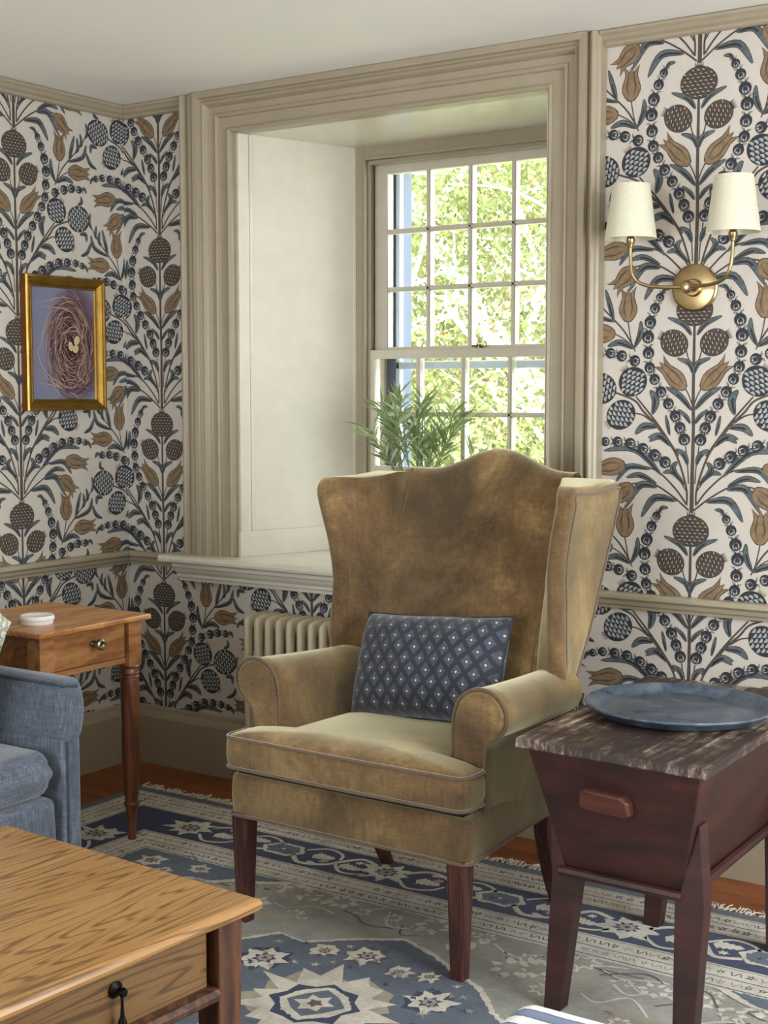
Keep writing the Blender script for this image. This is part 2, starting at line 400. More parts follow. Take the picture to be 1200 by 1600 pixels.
def draw_motif():
    S = []   # (layer, mat, polygon in mm)
    def cr(p, n=6): return [(v.x, v.y) for v in catmull([(a, b, 0) for a, b in p], n)]
    def pom(c, rx, rz, rot, scale):
        rr = math.radians(rot)
        ax = (math.sin(rr), math.cos(rr))
        # crown
        tip = (c[0]+ax[0]*rz*1.02, c[1]+ax[1]*rz*1.02); px = (ax[1], -ax[0])
        for q in range(-2, 3):
            b = (tip[0]+px[0]*q*4.2, tip[1]+px[1]*q*4.2)
            e = (b[0]+ax[0]*12+px[0]*q*1.6, b[1]+ax[1]*12+px[1]*q*1.6)
            S.append((2, OUT, [(b[0]-px[0]*3-ax[0]*5, b[1]-px[1]*3-ax[1]*5), (b[0]+px[0]*3-ax[0]*5, b[1]+px[1]*3-ax[1]*5), e]))
            S.append((3, TEAL if not scale else CREAM, [(b[0]-px[0]*2-ax[0]*5, b[1]-px[1]*2-ax[1]*5), (b[0]+px[0]*2-ax[0]*5, b[1]+px[1]*2-ax[1]*5), (e[0]-ax[0]*3, e[1]-ax[1]*3)]))
        S.append((3, OUT, disc(c, rx, rz, rr, 24)))
        S.append((4, NAVY if scale else BRN, disc(c, rx-1.8, rz-1.8, rr, 24)))
        st = 17.5 if scale else 14.5; row = 0; z = -rz+7
        while z < rz-3:
            x = -rx+(st/2 if row % 2 else 0)
            while x < rx:
                if (x/(rx-5))**2+(z/(rz-5))**2 < 1:
                    p = (c[0]+x*math.cos(rr)+z*math.sin(rr), c[1]-x*math.sin(rr)+z*math.cos(rr))
                    if scale: S.append((5, BLUE, disc((p[0]-math.sin(rr)*2.5, p[1]-math.cos(rr)*2.5), 7.5, 7.6, rr, 7, .05, PI-.05)))
                    else:
                        S.append((5, OUT, disc(p, 6.3, 5.0, rr+.5, 7)))
                        S.append((6, CREAM if (row+int(x)) % 3 else BLUE, disc((p[0]-.9, p[1]+.9), 4.2, 2.7, rr+.5, 6, 0, PI*1.15)))
                x += st
            z += st*.58 if scale else st*.66; row += 1
    pom((0, 0), 52, 43, 0, False)
    marks = [(0, True)]
    for e in MOTIF:
        marks.append((len(S), e[0] == 'S' and all(abs(a) < 4 for a, b in e[1])))
        k = e[0]
        if k == 'S':
            p = cr(e[1]); w0, w1 = e[2]*.85, e[3]*.85
            for q in strip(p, lambda t: lerp(w0, w1, t)): S.append((1, OUT, q))
            for q in strip(p, lambda t: max(lerp(w0, w1, t)-1.0, .3)): S.append((2, BRN, q))
        elif k == 'L':
            w = e[2]*.47; p = cr(e[1], 5)
            pf = lambda t: math.sin(PI*min(max(t, .02), .985))**.75
            L, R = ribbon(p, lambda t: w*pf(t)+1.2)
            L2, R2 = ribbon(p, lambda t: w*pf(t)*.92)
            for i in range(len(L)-1):
                S.append((2, OUT, [L[i], L[i+1], R[i+1], R[i]]))
                C2 = [((a[0]+b[0])/2, (a[1]+b[1])/2) for a, b in zip(L2, R2)]
                S.append((3, TEAL, [L2[i], L2[i+1], C2[i+1], C2[i]]))
                S.append((3, TEAL, [C2[i], C2[i+1], R2[i+1], R2[i]]))
            n = len(p)
            for q in strip(p[1:int(n*.75)], lambda t: .9*(1-t)+.3): S.append((4, OUT, q))
            L3, R3 = ribbon(p, lambda t: w*pf(t)*.55)
            for i in range(int(n*.15), int(n*.6)): S.append((4, NAVY, [C2[i], C2[i+1], R3[i+1], R3[i]]))
        elif k in 'PQ':
            pom(e[1][0], e[2], e[3], e[4], k == 'Q')
        elif k == 'T':
            b, t = Vector(e[1][0]), Vector(e[1][1]); ax = t-b; ln = ax.length; ax.normalize(); px = Vector((-ax.y, ax.x)); w = e[2]
            prof = [(0, 0), (.03, .16), (.12, .34), (.28, .48), (.42, .49), (.58, .41), (.74, .31), (.88, .34), (1.04, .48)]
            def P(u, v, g=0): return tuple(b+ax*ln*u+px*w*v)
            for g, m, ly in ((1, OUT, 2), (.0, OCH, 3)):
                ex = 2.1/w*g; el = 2.2/ln*g
                right = [(u-el if u < .1 else u+(el*.6 if u > 1 else 0), v+ex) for u, v in prof]
                # three petals, kept convex-ish
                body = [P(-el, 0)]+[P(u, v) for u, v in right[1:7]]+[P(.74+el, 0)]+[P(u, -v) for u, v in right[1:7]][::-1]
                S.append((ly, m, body))
                for sg in (1, -1):
                    S.append((ly+.3+.1*sg, m, [P(.70, sg*(.31+ex)), P(.88, sg*(.34+ex)), P(1.04+el, sg*.48), P(.90, sg*(.22-ex)), P(.70, sg*(.06-ex))]))
                S.append((ly+.6, m, [P(.70, .16+ex), P(.85, .10+ex), P(.99+el, 0), P(.85, -.10-ex), P(.70, -.16-ex)]))
            for sg in (1, -1):
                c = [P(.12, sg*.10), P(.4, sg*.24), P(.62, sg*.18), P(.86, sg*.15)]
                for q in strip(cr(c, 4), lambda t: 2.2*math.sin(PI*min(max(t, .08), .95))): S.append((4, BRN, q))
        elif k == 'B':
            bs = e[1]
            for i, (x, z, r) in enumerate(bs):
                r *= 1.12
                nx = bs[min(i+1, len(bs)-1)]; pv = bs[max(i-1, 0)]
                d = Vector((nx[0]-pv[0], nx[1]-pv[1])).normalized(); q = Vector((-d.y, d.x)); c = Vector((x, z))
                S.append((3, OUT, disc((x, z), r, r, 0, 14)))
                S.append((4, NAVY, disc((x, z), r-1.3, r-1.3, 0, 12)))
                c2 = c-d*r*.28; S.append((5, BLUE, disc(c2, r*.58, r*.58, 0, 10)))
                c3 = c-d*r*.12; S.append((6, NAVY, disc(c3, r*.40, r*.40, 0, 8)))
                c4 = c-d*r*.55; S.append((7, OUT, disc(c4, r*.34, r*.34, 0, 8))); S.append((8, BLUE, disc(c4, r*.2, r*.2, 0, 6)))
                for sg in (1, -1):
                    b = c+d*r*.86
                    S.append((3, OUT, [tuple(b), tuple(b+q*sg*r*.55+d*r*.10), tuple(b+q*sg*r*.95+d*r*.55), tuple(b+q*sg*r*.35+d*r*.45)]))
                    S.append((4, BLUE, [tuple(b+q*sg*r*.3+d*r*.18), tuple(b+q*sg*r*.6+d*r*.22), tuple(b+q*sg*r*.8+d*r*.45), tuple(b+q*sg*r*.4+d*r*.36)]))
    full = []; marks.append((len(S), False)); mi = 0
    for si, (ly, m, p) in enumerate(S):
        while mi+1 < len(marks) and marks[mi+1][0] <= si: mi += 1
        centre = marks[mi][1]; ly = ly+(mi % 9)*.07
        q = [(a/1000, b/1000) for a, b in p]; full.append((ly, m, q))
        if not centre: full.append((ly+.03, m, [(-a, b) for a, b in q][::-1]))
    return full
def clip(poly, x0, x1, z0, z1):
    for ax, lim, sgn in ((0, x0, 1), (0, x1, -1), (1, z0, 1), (1, z1, -1)):
        if not poly: return poly
        out = []; n = len(poly)
        for i in range(n):
            a = poly[i]; b = poly[(i+1) % n]; da = (a[ax]-lim)*sgn; db = (b[ax]-lim)*sgn
            if da >= 0: out.append(a)
            if (da >= 0) != (db >= 0):
                t = da/(da-db); out.append((a[0]+(b[0]-a[0])*t, a[1]+(b[1]-a[1])*t))
        poly = out
    return poly
SHAPES = draw_motif()
def paper_pattern(mb, rects, cols, place):
    """cols: list of (x centre, z of one pomegranate); place(x, z, lift) -> 3d point"""
    for (x0, x1, z0, z1) in rects:
        for cx, cz in cols:
            if cx < x0-.36 or cx > x1+.36: continue
            k = math.floor((z0-cz)/REP)-1
            while cz+k*REP < z1+.62:
                oz = cz+k*REP; k += 1
                if oz+.13 < z0 or oz-.6 > z1: continue
                for ly, m, p in SHAPES:
                    q = [(cx+a, oz+b) for a, b in p]
                    if all(x0 <= a <= x1 and z0 <= b <= z1 for a, b in q): pass
                    elif (max(a for a, b in q) < x0 or min(a for a, b in q) > x1 or max(b for a, b in q) < z0 or min(b for a, b in q) > z1): continue
                    else:
                        q = clip(q, x0, x1, z0, z1)
                        if len(q) < 3: continue
                    mb.add([place(a, b, ly*.00022) for a, b in q], [tuple(range(len(q)))], m)
wmats = [M[k] for k in WM]
# ------------------------------------------------------------------ room
H = 2.28; XR = 4.25; YF = -5.4
OX0, OX1, OZ0, OZ1 = .505, 1.655, .757, 2.145   # window opening
w = MB()
def bw(x0, x1, z0, z1): w.add([(x0, 0, z0), (x1, 0, z0), (x1, 0, z1), (x0, 0, z1)], [(0, 1, 2, 3)], PAPER)
E_ = .012
bw(0, OX0-E_, 0, H); bw(OX1+E_, XR, 0, H); bw(OX0-E_, OX1+E_, 0, OZ0-.03); bw(OX0-E_, OX1+E_, OZ1+E_, H)
# solid back of the wall
w.box(-.55, OX0-.0, .58, .60, 0, H+.3); w.box(1.66, XR, .58, .60, 0, H+.3); w.box(OX0, 1.66, .58, .60, 0, .72); w.box(OX0, 1.66, .58, .60, 2.2, H+.3)
cols = [(.165-COLW, 1.194+REP/2), (.165, 1.194), (.165+COLW, 1.194+REP/2), (.165+2*COLW, 1.194), (2.088, .929+0.0), (2.088+COLW, .929+REP/2), (2.088+2*COLW, .929), (2.088+3*COLW, .929+REP/2), (2.088+4*COLW, .929)]
paper_pattern(w, [(.0005, .32, .18, 2.25), (.32, 1.80, .18, .68), (1.80, 3.2, .18, 2.25)], cols, lambda a, b, l: (a, -l, b))
wall_back = tag(w.build('wall_back', wmats, fix=False), 'window wall papered with pomegranate and tulip pattern', kind='structure')
w = MB(); w.add([(0, YF, 0), (0, 0, 0), (0, 0, H), (0, YF, H)], [(0, 1, 2, 3)], PAPER)
w.box(-.55, -.53, YF, .6, 0, H+.3)
# left wall runs: coordinate u = y ; column centres
lc = [(-.488+COLW, .903+REP/2), (-.488, .903), (-.488-COLW, .903+REP/2), (-.488-2*COLW, .903)]
paper_pattern(w, [(-1.6, -.0005, .18, 2.25)], lc, lambda a, b, l: (l, a, b))
wall_left = tag(w.build('wall_left', wmats, fix=False), 'left wall papered with pomegranate and tulip pattern', kind='structure')
f = MB(); f.box(-.5, XR+.1, YF-.1, .58, -.06, 0); tag(f.build('floor', M['floor']), 'orange-brown wooden floorboards', kind='structure')
f = MB(); f.box(-.5, XR+.1, YF-.1, .58, H, H+.06); tag(f.build('ceiling', M['ceiling']), 'plain off-white ceiling', kind='structure')
# unseen walls with the big windows that light the room
def wall_open(name, box, hole, axis):
    m = MB(); x0, x1, y0, y1 = box; a0, a1, z0, z1 = hole
    if axis == 'x':
        m.box(x0, x1, y0, a0, 0, H); m.box(x0, x1, a1, y1, 0, H); m.box(x0, x1, a0, a1, 0, z0); m.box(x0, x1, a0, a1, z1, H)
    else:
        m.box(x0, a0, y0, y1, 0, H); m.box(a1, x1, y0, y1, 0, H); m.box(a0, a1, y0, y1, 0, z0); m.box(a0, a1, y0, y1, z1, H)
    tag(m.build(name, M['ceiling']), kind='structure')
wall_open('wall_right', (XR, XR+.1, YF, 0), (-2.1, -.7, .45, 2.05), 'x')
wall_open('wall_front', (0, XR+.1, YF-.1, YF), (.8, 2.4, .45, 2.0), 'y')

# mouldings swept along wall runs: profile (out, up)
def run(name, prof, ax, a0, a1, mat, label=None):
    m = MB(); rings = []
    for a, mit in ((a0, 1), (a1, 0)):
        r = []
        for o, z in prof:
            if ax == 'x': r.append((a+(o if (mit and a0 < .01) else 0), -o, z))
            else: r.append((o, a-(o if (not mit and a1 > -.01) else 0), z))
        rings.append(r)
    m.loft(rings, smooth=False); tag(m.build(name, mat, bevel=.0012), label, kind='structure')
crown = [(-.01, H-.002), (.045, H-.002), (.045, H-.010), (.036, H-.016), (.030, H-.024), (.018, H-.030), (.018, H-.036), (.010, H-.040), (-.01, H-.040)]
run('trim_1', crown, 'x', 0, .297, M['trim'], 'crown moulding left of window'); run('trim_2', crown, 'x', 1.82, XR, M['trim'], 'crown moulding right of window')
run('trim_3', crown, 'y', YF, 0, M['trim'], 'crown moulding on left wall')
rail = [(-.01, .748), (.012, .750), (.034, .750), (.040, .746), (.040, .735), (.028, .728), (.024, .716), (.016, .712), (.014, .703), (-.01, .703)]
run('trim_4', rail, 'x', 0, .30, M['trim'], 'chair rail left of window'); run('trim_5', rail, 'x', 1.80, XR, M['trim'], 'chair rail right of window')
run('trim_6', rail, 'y', YF, 0, M['trim'], 'chair rail on left wall')
base = [(-.01, .205), (.010, .205), (.014, .200), (.016, .190), (.024, .180), (.028, .172), (.030, .168), (.030, 0), (-.01, 0)]
run('baseboard_back', base, 'x', 0, XR, M['trim']); run('baseboard_left', base, 'y', YF, 0, M['trim'])

# window architrave, mitred
def sweep_u(m, prof, xl, xr, zb, zt, y0=0):
    rings = []
    for k in range(4):
        r = []
        for d, p in prof:
            x = (xl-d, xl-d, xr+d, xr+d)[k]; z = (zb, zt+d, zt+d, zb)[k]
            r.append((x, y0-p, z))
        rings.append(r)
    m.loft(rings, smooth=False)
arch = [(0, -.03), (0, .020), (.003, .028), (.009, .032), (.015, .028), (.017, .020), (.050, .022), (.052, .030), (.058, .034), (.064, .032), (.066, .026),
        (.086, .028), (.088, .036), (.093, .046), (.100, .052), (.106, .046), (.111, .050), (.114, .062), (.133, .064), (.133, -.005)]
m = MB(); sweep_u(m, arch, OX0, OX1, .752, OZ1)
tag(m.build('trim_7', M['trim'], bevel=.001), 'deep moulded window architrave', kind='structure')
def vstrip(name, pts, z0, z1, lab):
    m = MB(); m.loft([[(x, y, z0) for x, y in pts], [(x, y, z1) for x, y in pts]], smooth=False); tag(m.build(name, M['trim'], bevel=.001), lab, kind='structure')
def bead(xa, xb, p, n=8): return [(lerp(xa, xb, k/n), -p-math.sin(PI*k/n)*abs(xb-xa)*.42) for k in range(n+1)]
vstrip('trim_8', [(.38, .0), (.38, -.045), (.372, -.045)]+bead(.365, .345, .05)+[(.341, -.04), (.332, -.04)]+bead(.330, .300, .045)+[(.297, -.035), (.290, -.03), (.290, .0)], .752, H-.001, 'pilaster strip left of window')
vstrip('trim_9', [(1.788, .0), (1.788, -.040), (1.792, -.040)]+bead(1.796, 1.814, .048)+[(1.817, -.042), (1.823, -.036), (1.823, .0)], .752, H-.001, 'pilaster strip right of window')
m = MB(); m.box(.29, 1.823, -.02, .0, OZ1+.1, H-.001); m.box(.372, 1.79, -.064, -.02, OZ1+.133, H-.001); tag(m.build('trim_10', M['trim']), 'window head board', kind='structure')

# window stool and apron moulding
m = MB()
stool = [(.02, .757), (-.085, .757), (-.098, .754), (-.104, .745), (-.102, .736), (-.094, .730), (-.080, .728), (.02, .728)]
m.loft([[(.232, y, z) for y, z in stool], [(1.795, y, z) for y, z in stool]], smooth=False)
m.box(.50, 1.66, .02, .50, .728, .757)
apr = [(-.0, .728), (-.078, .728), (-.078, .716), (-.070, .712), (-.062, .700), (-.052, .690), (-.050, .680), (-.044, .676), (-.040, .665), (-.0, .665)]
m.loft([[(.272, y, z) for y, z in apr], [(1.79, y, z) for y, z in apr]], smooth=False)
tag(m.build('trim_11', M['reveal'], bevel=.0015), 'deep window stool with moulded apron', kind='structure')

# reveal: splayed jambs, head
D = .45; FX0, FX1 = .665, 1.515
def quadpanel(m, a, b, z0, z1, t=.02, inward=None):
    a = Vector((*a, 0)); b = Vector((*b, 0)); n = (b-a).normalized().cross(Vector((0, 0, 1)))
    if inward is not None and n.dot(Vector((*inward, 0))) < 0: n = -n
    return a, b, n
def jamb(name, a, b, inward, lab):
    m = MB(); A, B, n = quadpanel(m, a, b, 0, 0, inward=inward); L = (B-A).length; d = (B-A).normalized()
    def P(s, o, z): q = A+d*s+n*o; return (q.x, q.y, z)
    def bx(s0, s1, o0, o1, z0, z1): m.hexa([P(s0,o0,z0),P(s1,o0,z0),P(s1,o1,z0),P(s0,o1,z0)], [P(s0,o0,z1),P(s1,o0,z1),P(s1,o1,z1),P(s0,o1,z1)])
    bx(0, L, -.03, .0, .75, 2.16)           # panel
    bx(0, .040, 0, .010, .80, 2.145); bx(.044, .056, 0, .006, .845, 2.145)    # front stile
    bx(-.006, L, 0, .016, .757, .842)                                          # plinth board
    bx(L-.012, L, 0, .006, .842, 2.145)
    tag(m.build(name, M['reveal'], bevel=.0015), lab, kind='structure')
jamb('trim_12', (.508, .0), (FX0, D), (1, 0), 'splayed left jamb panel'); jamb('trim_13', (1.652, .0), (FX1, D), (-1, 0), 'splayed right jamb panel')
for k, (s, z) in enumerate(((.445, .84), (.445, .775))): pass
m = MB(); m.box(.45, 1.70, .0, D+.02, 2.146, 2.17)
tag(m.build('trim_14', M['reveal']), 'glossy boarded window head', kind='structure')

# window frame and sashes
win = empty('window_1', ((FX0+FX1)/2, D, .757), 0, 'white-lit double-hung window with twenty-four panes', kind='structure')
wc0 = Vector(((FX0+FX1)/2, D, .757))
def loc(mb): mb.v = [(a-wc0.x, b-wc0.y, c-wc0.z) for a, b, c in mb.v]; return mb
m = MB()
for (xa, xb, s) in ((FX0-.08, FX0+.040, 1), (FX1-.040, FX1+.08, -1)):
    m.box(xa, xb, D-.004, D+.14, .70, 2.20)
for s, X in ((1, FX0+.040), (-1, FX1-.040)):
    a, b = sorted((X, X+s*.008)); m.box(a, b, D-.010, D+.004, .757, 2.11)      # bright stop bead
    a, b = sorted((X, X+s*.016)); m.box(a, b, D+.008, D+.018, .757, 2.10)
m.box(FX0+.040, FX1-.040, D-.004, D+.14, 2.108, 2.20); m.box(FX0+.048, FX1-.048, D-.010, D+.004, 2.100, 2.109); m.box(FX0+.056, FX1-.056, D+.006, D+.03, 2.085, 2.0995)
m.box(FX0+.040, FX1-.040, D-.004, D+.16, .70, .775)
loc(m).build('window_frame', M['trim'], win, bevel=.0015)
GX0, GX1 = .764, 1.424; pitch = (GX1-GX0)/4
def sash(name, y0, y1, z0, z1, gz0, gz1, rows, gx0, gx1, ox0, ox1):
    m = MB()
    m.box(ox0, gx0, y0, y1, z0, z1); m.box(gx1, ox1, y0, y1, z0, z1); m.box(gx0, gx1, y0, y1, gz1, z1); m.box(gx0, gx1, y0, y1, z0, gz0)
    s = loc(m).build(name, M['sash'], win, bevel=.001)
    mm = MB(); pw = (gx1-gx0)/4; ph = (gz1-gz0)/rows
    for i in range(1, 4): x = gx0+pw*i; mm.box(x-.008, x+.008, y0+.004, y1-.004, gz0, gz1); mm.box(x-.004, x+.004, y0, y1, gz0, gz1)
    for j in range(1, rows): z = gz0+ph*j; mm.box(gx0, gx1, y0+.004, y1-.004, z-.008, z+.008); mm.box(gx0, gx1, y0, y1, z-.004, z+.004)
    loc(mm).build('muntins', M['sash'], s)
    for i in range(4):
        for j in range(rows):
            g = MB(); x = gx0+pw*i; z = gz0+ph*j; g.box(x+.008, x+pw-.008, (y0+y1)/2-.001, (y0+y1)/2+.001, z+.008, z+ph-.008)
            loc(g).build('pane', M['glass'], s)
    return s
sash('upper_sash', D+.055, D+.090, 1.425, 2.100, 1.462, 2.058, 3, GX0, GX1+.0, FX0+.045, FX1-.045)
lower = sash('lower_sash', D+.012, D+.047, .775, 1.450, .850, 1.420, 3, GX0-.026, GX1+.026, FX0+.045, FX1-.045)
lk = MB(); lk.lathe([(.014, 0), (.014, .006), (.009, .010), (.009, .016), (.004, .018)], (1.145-wc0.x, D+.035-wc0.y, 1.450-wc0.z), 14)
lk.box(1.12-wc0.x, 1.165-wc0.x, .028, .040, 1.455-wc0.z, 1.462-wc0.z); lk.build('sash_lock', M['pewter'], lower)
# exterior casing of the opening (pale blue paint) and storm rail
m = MB()
m.box(.60, .752, D+.14, D+.23, .70, 2.3); m.box(.752, .768, D+.14, D+.17, .70, 2.3); m.box(1.44, 1.60, D+.14, D+.23, .70, 2.3); m.box(.60, 1.60, D+.14, D+.23, 2.12, 2.3)
loc(m).build('exterior_casing', M['extblue'], win, bevel=.003)
m = MB(); m.box(.768, .785, D+.10, D+.125, .80, 2.12); m.box(.768, 1.44, D+.10, D+.125, 1.385, 1.412); m.box(.60, 1.60, D+.235, D+.36, .66, .74)
loc(m).build('storm_frame', M['extwhite'], win, bevel=.003)
# small knobs low on the left jamb
jm = bpy.data.objects['trim_12']
for (y, z) in ((.36, .855), (.375, .805)):
    m = MB(); m.lathe([(.004, 0), (.004, .008), (.007, .010), (.008, .014), (.005, .018), (0, .019)], (.508+y/D*(FX0-.508)+.012, y, z), 12, axis='x'); m.build('knob', M['black'], jm)
# ------------------------------------------------------------------ wing chair
CH = empty('wing_chair', (1.656, -1.023, .006), math.radians(-.9), 'tall olive-gold velvet wing chair with rolled arms, in front of the window', 'armchair')
V = M['velvet']; ZR = .266
def outline_xy(pts, n=4): return pts
# seat rail (upholstered box)
def rrect(hw0, hw1, y0, y1, r, n=5):
    """trapezoid plan, half width hw0 at y0 (front), hw1 at y1; rounded front corners"""
    out = []
    for k in range(n+1):
        a = PI+PI/2*k/n; out.append((-hw0+r+r*math.cos(a), y0+r+r*math.sin(a)))
    for k in range(n+1):
        a = 1.5*PI+PI/2*k/n; out.append((hw0-r+r*math.cos(a), y0+r+r*math.sin(a)))
    out += [(hw1, y1), (-hw1, y1)]
    return out
m = MB(); pl = rrect(.341, .296, 0, .50, .022)
rings = []
for z, s in ((ZR, .985), (ZR+.006, .997), (ZR+.05, 1.004), (ZR+.088, 1.0), (ZR+.100, .992), (ZR+.105, .970)):
    rings.append([(x*s, (y-.25)*s+.25, z) for x, y in pl])
m.loft(rings); m.build('seat_rail', V, CH)
m = MB(); m.tube([(x*1.002, (y-.25)*1.002+.25, ZR+.004) for x, y in pl], .0042, 6, closed=True); m.build('bottom_piping', M['welt'], CH)
m = MB(); m.hexa([(-.322, .014, .362), (.322, .014, .362), (.27, .44, .362), (-.27, .44, .362)], [(-.322, .014, .395), (.322, .014, .395), (.27, .44, .395), (-.27, .44, .395)]); m.build('seat_deck', M['gap'], CH)

# arms
prof = [(.252, .375), (.250, .45), (.250, .53), (.252, .575), (.262, .607), (.280, .628), (.303, .640), (.330, .643), (.357, .636), (.377, .619), (.388, .597), (.389, .573), (.380, .552), (.365, .538), (.349, .530), (.338, .520), (.333, .50), (.331, .45), (.330, .35), (.330, ZR)]
prof2 = prof+[(.252, ZR)]
for sg in (-1, 1):
    m = MB(); rings = []
    for t in (0, .004, .012, .1, .3, .5, .7, .85, 1.0):
        y = lerp(.088, .505, t); infl = -.006 if t == 0 else (-.002 if t == .004 else 0)
        ring = []
        cx, cz = .31, .50
        for x, z in prof2:
            dx = x-cx; dz = z-cz; l = math.hypot(dx, dz); x2 = x+dx/l*infl; z2 = z+(dz/l*infl if z > .3 else 0)
            if z > .51: x2 = lerp(x2, x2-.030, t); z2 -= .016*math.sin(PI*.5*t)*(1 if z > .53 else 0)
            else: x2 = lerp(x2, x2-.028, t)
            ring.append((sg*x2, y, z2))
        rings.append(ring)
    m.loft(rings); arm = m.build('arm', V, CH, ang=50)
    # front facing panel, slightly padded
    m = MB(); cx, cz = .315, .50; rr = []
    for k, (s, yy) in enumerate(((.93, .086), (.86, .080), (.5, .078))):
        rr.append([(sg*((x-(.318 if z > .53 else .291))*s+(.318 if z > .53 else .291)), yy, ((z-.58)*s+.58) if z > .53 else z) for x, z in prof2])
    m.loft(rr); m.build('arm_front_panel', V, arm)
    m = MB(); m.tube(catmull([(sg*x, .086, z) for x, z in prof], 3), .0045, 6); m.build('arm_piping', M['welt'], arm)

# wings: plan rings at each height
inner = [(.50, .438, .245), (.60, .462, .246), (.72, .505, .243), (.90, .575, .240), (1.0, .615, .240), (1.09, .650, .240)]   # z, y, x of back seam
def iy(z): return interp([(a, b) for a, b, c in inner], z)
def ix(z): return interp([(a, c) for a, b, c in inner], z)
fy = [(.50, .47), (.56, .44), (.60, .418), (.65, .403), (.72, .409), (.79, .415), (.87, .407), (.93, .400), (1.0, .392), (1.075, .390)]
fx = [(.50, .31), (.60, .328), (.65, .330), (.72, .325), (.79, .321), (.87, .323), (.93, .333), (1.0, .350), (1.03, .356), (1.08, .358)]
ry = [(.26, .50), (.50, .512), (.57, .530), (.71, .592), (.90, .652), (1.0, .680), (1.10, .705)]
rx = [(.26, .300), (.55, .318), (.71, .335), (.90, .352), (1.0, .362), (1.10, .370)]
fyc = lambda z: interp(fy, z); fxc = lambda z: interp(fx, z)
for sg in (-1, 1):
    m = MB(); rings = []
    zs = [.50, .54, .58, .62, .66, .70, .75, .80, .85, .90, .95, .98, 1.01, 1.03]
    def ring(z, sh=0, zt=None):
        r = .024
        fxv = fxc(z)-sh*.3; fyv = fyc(z)+r+sh; ixv = ix(z); iyv = iy(z)+.02; ryv = interp(ry, z)-sh; rxv = interp(rx, z)-sh*.4
        d = Vector((fxv-ixv, fyv-iyv)).normalized(); nrm = Vector((d.y, -d.x))
        if nrm.x > 0: nrm = -nrm                           # towards chair centre
        pts = []
        pts.append((ixv-.004, iyv))
        for t in (.25, .5, .75): 
            q = Vector((lerp(ixv, fxv-.004, t), lerp(iyv, fyv, t)))+nrm*(.010+.010*math.sin(PI*t)); pts.append(tuple(q))
        a0 = math.atan2(nrm.y, nrm.x)
        for k in range(7):                                 # rounded front roll
            a = a0+PI*1.0*k/6
            pts.append((fxv+r*math.cos(a)*.95, fyv+r*math.sin(a)))
        pts.append((lerp(fxv+r, rxv, .4), lerp(fyv+r, ryv, .35)))
        pts.append((rxv, ryv)); pts.append((ixv+.01, ryv+.004))
        out = []
        for (x, y) in pts:
            zz = z
            if zt is not None:
                u = min(max((y-fyc(z))/(ryv-fyc(z)), 0), 1); zz = z+zt*(interp([(0, .55), (.12, 1.0), (.35, .75), (.6, .85), (.85, 1.35), (1, 1.2)], u))
            out.append((sg*x, y, zz))
        return out
    for z in zs: rings.append(ring(z))
    rings += [ring(1.040, .001, .004), ring(1.045, .004, .010), ring(1.048, .010, .016), ring(1.050, .018, .021), ring(1.051, .030, .024), ring(1.051, .045, .025)]
    m.loft(rings); wing = m.build('wing', V, CH, ang=60)
    # piping along outer face edge of front roll, over the top and down the rear
    pts = []
    for z in [.56, .62, .68, .74, .80, .86, .92, .98, 1.01, 1.03]:
        pts.append(ring(min(z, 1.035))[10])
    rtop = ring(1.045, .004, .010)
    for idx in (10, 11, 12): pts.append((rtop[idx][0]+sg*.001, rtop[idx][1], rtop[idx][2]))
    for z in (1.0, .90, .80, .71, .64, .57, .50, .40, ZR+.01): pts.append((sg*(interp(rx, z)+.001), interp(ry, z)+.001, z))
    m = MB(); m.tube(catmull(pts, 3), .0038, 6); m.build('wing_piping', M['welt'], wing)
    # seam between wing and inside back
    m = MB(); m.tube([(sg*(ix(z)-.006), iy(z)-.002, z) for z in [.50+.59*k/18 for k in range(19)]], .0035, 6); m.build('back_piping', M['welt'], wing)
    # outer lower side (below wing, behind arm)
    m = MB(); m.hexa([(sg*.20, .44, ZR), (sg*.302, .44, ZR), (sg*.297, .503, ZR), (sg*.20, .503, ZR)], [(sg*.20, .44, .56), (sg*.318, .44, .56), (sg*.318, .527, .56), (sg*.20, .527, .56)])
    m.build('rear_side_panel', V, CH)
# inside back with camel crest
m = MB(); NX = 28; cols_ = []
def topz(x):
    a = abs(x-.028)/.25
    return 1.094+.056*(.5+.5*math.cos(PI*min(a/.84, 1)))**1.1
for i in range(NX+1):
    x = lerp(-.255, .255, i/NX); zt = topz(x); puff = .020*(1-(abs(x)/.255)**2.4)
    col = []
    for k in range(18):
        z = lerp(.44, zt-.035, k/17); e = .45+.55*math.sin(PI*min(1, (z-.44)/(zt-.44)))
        col.append((x, iy(min(z, 1.09))+max(0, z-1.09)*.38-puff*e-.002, z))
    yb = col[-1][1]; 
    for k in range(1, 9):
        a = PI*k/8; col.append((x, yb+.030-.030*math.cos(a)+.006*k/8, zt-.035+.035*math.sin(a)))
    for k in range(8):
        z = lerp(zt-.05, ZR, k/7); col.append((x, interp(ry, min(z, 1.1))+.004 if z < 1.0 else col[17][1]+.068, z))
    cols_.append(col)
m.loft(cols_, closed=False); 
o = len(m.v)-len(cols_)*len(cols_[0]); n = len(cols_[0])
m.build('backrest', V, CH, ang=60)

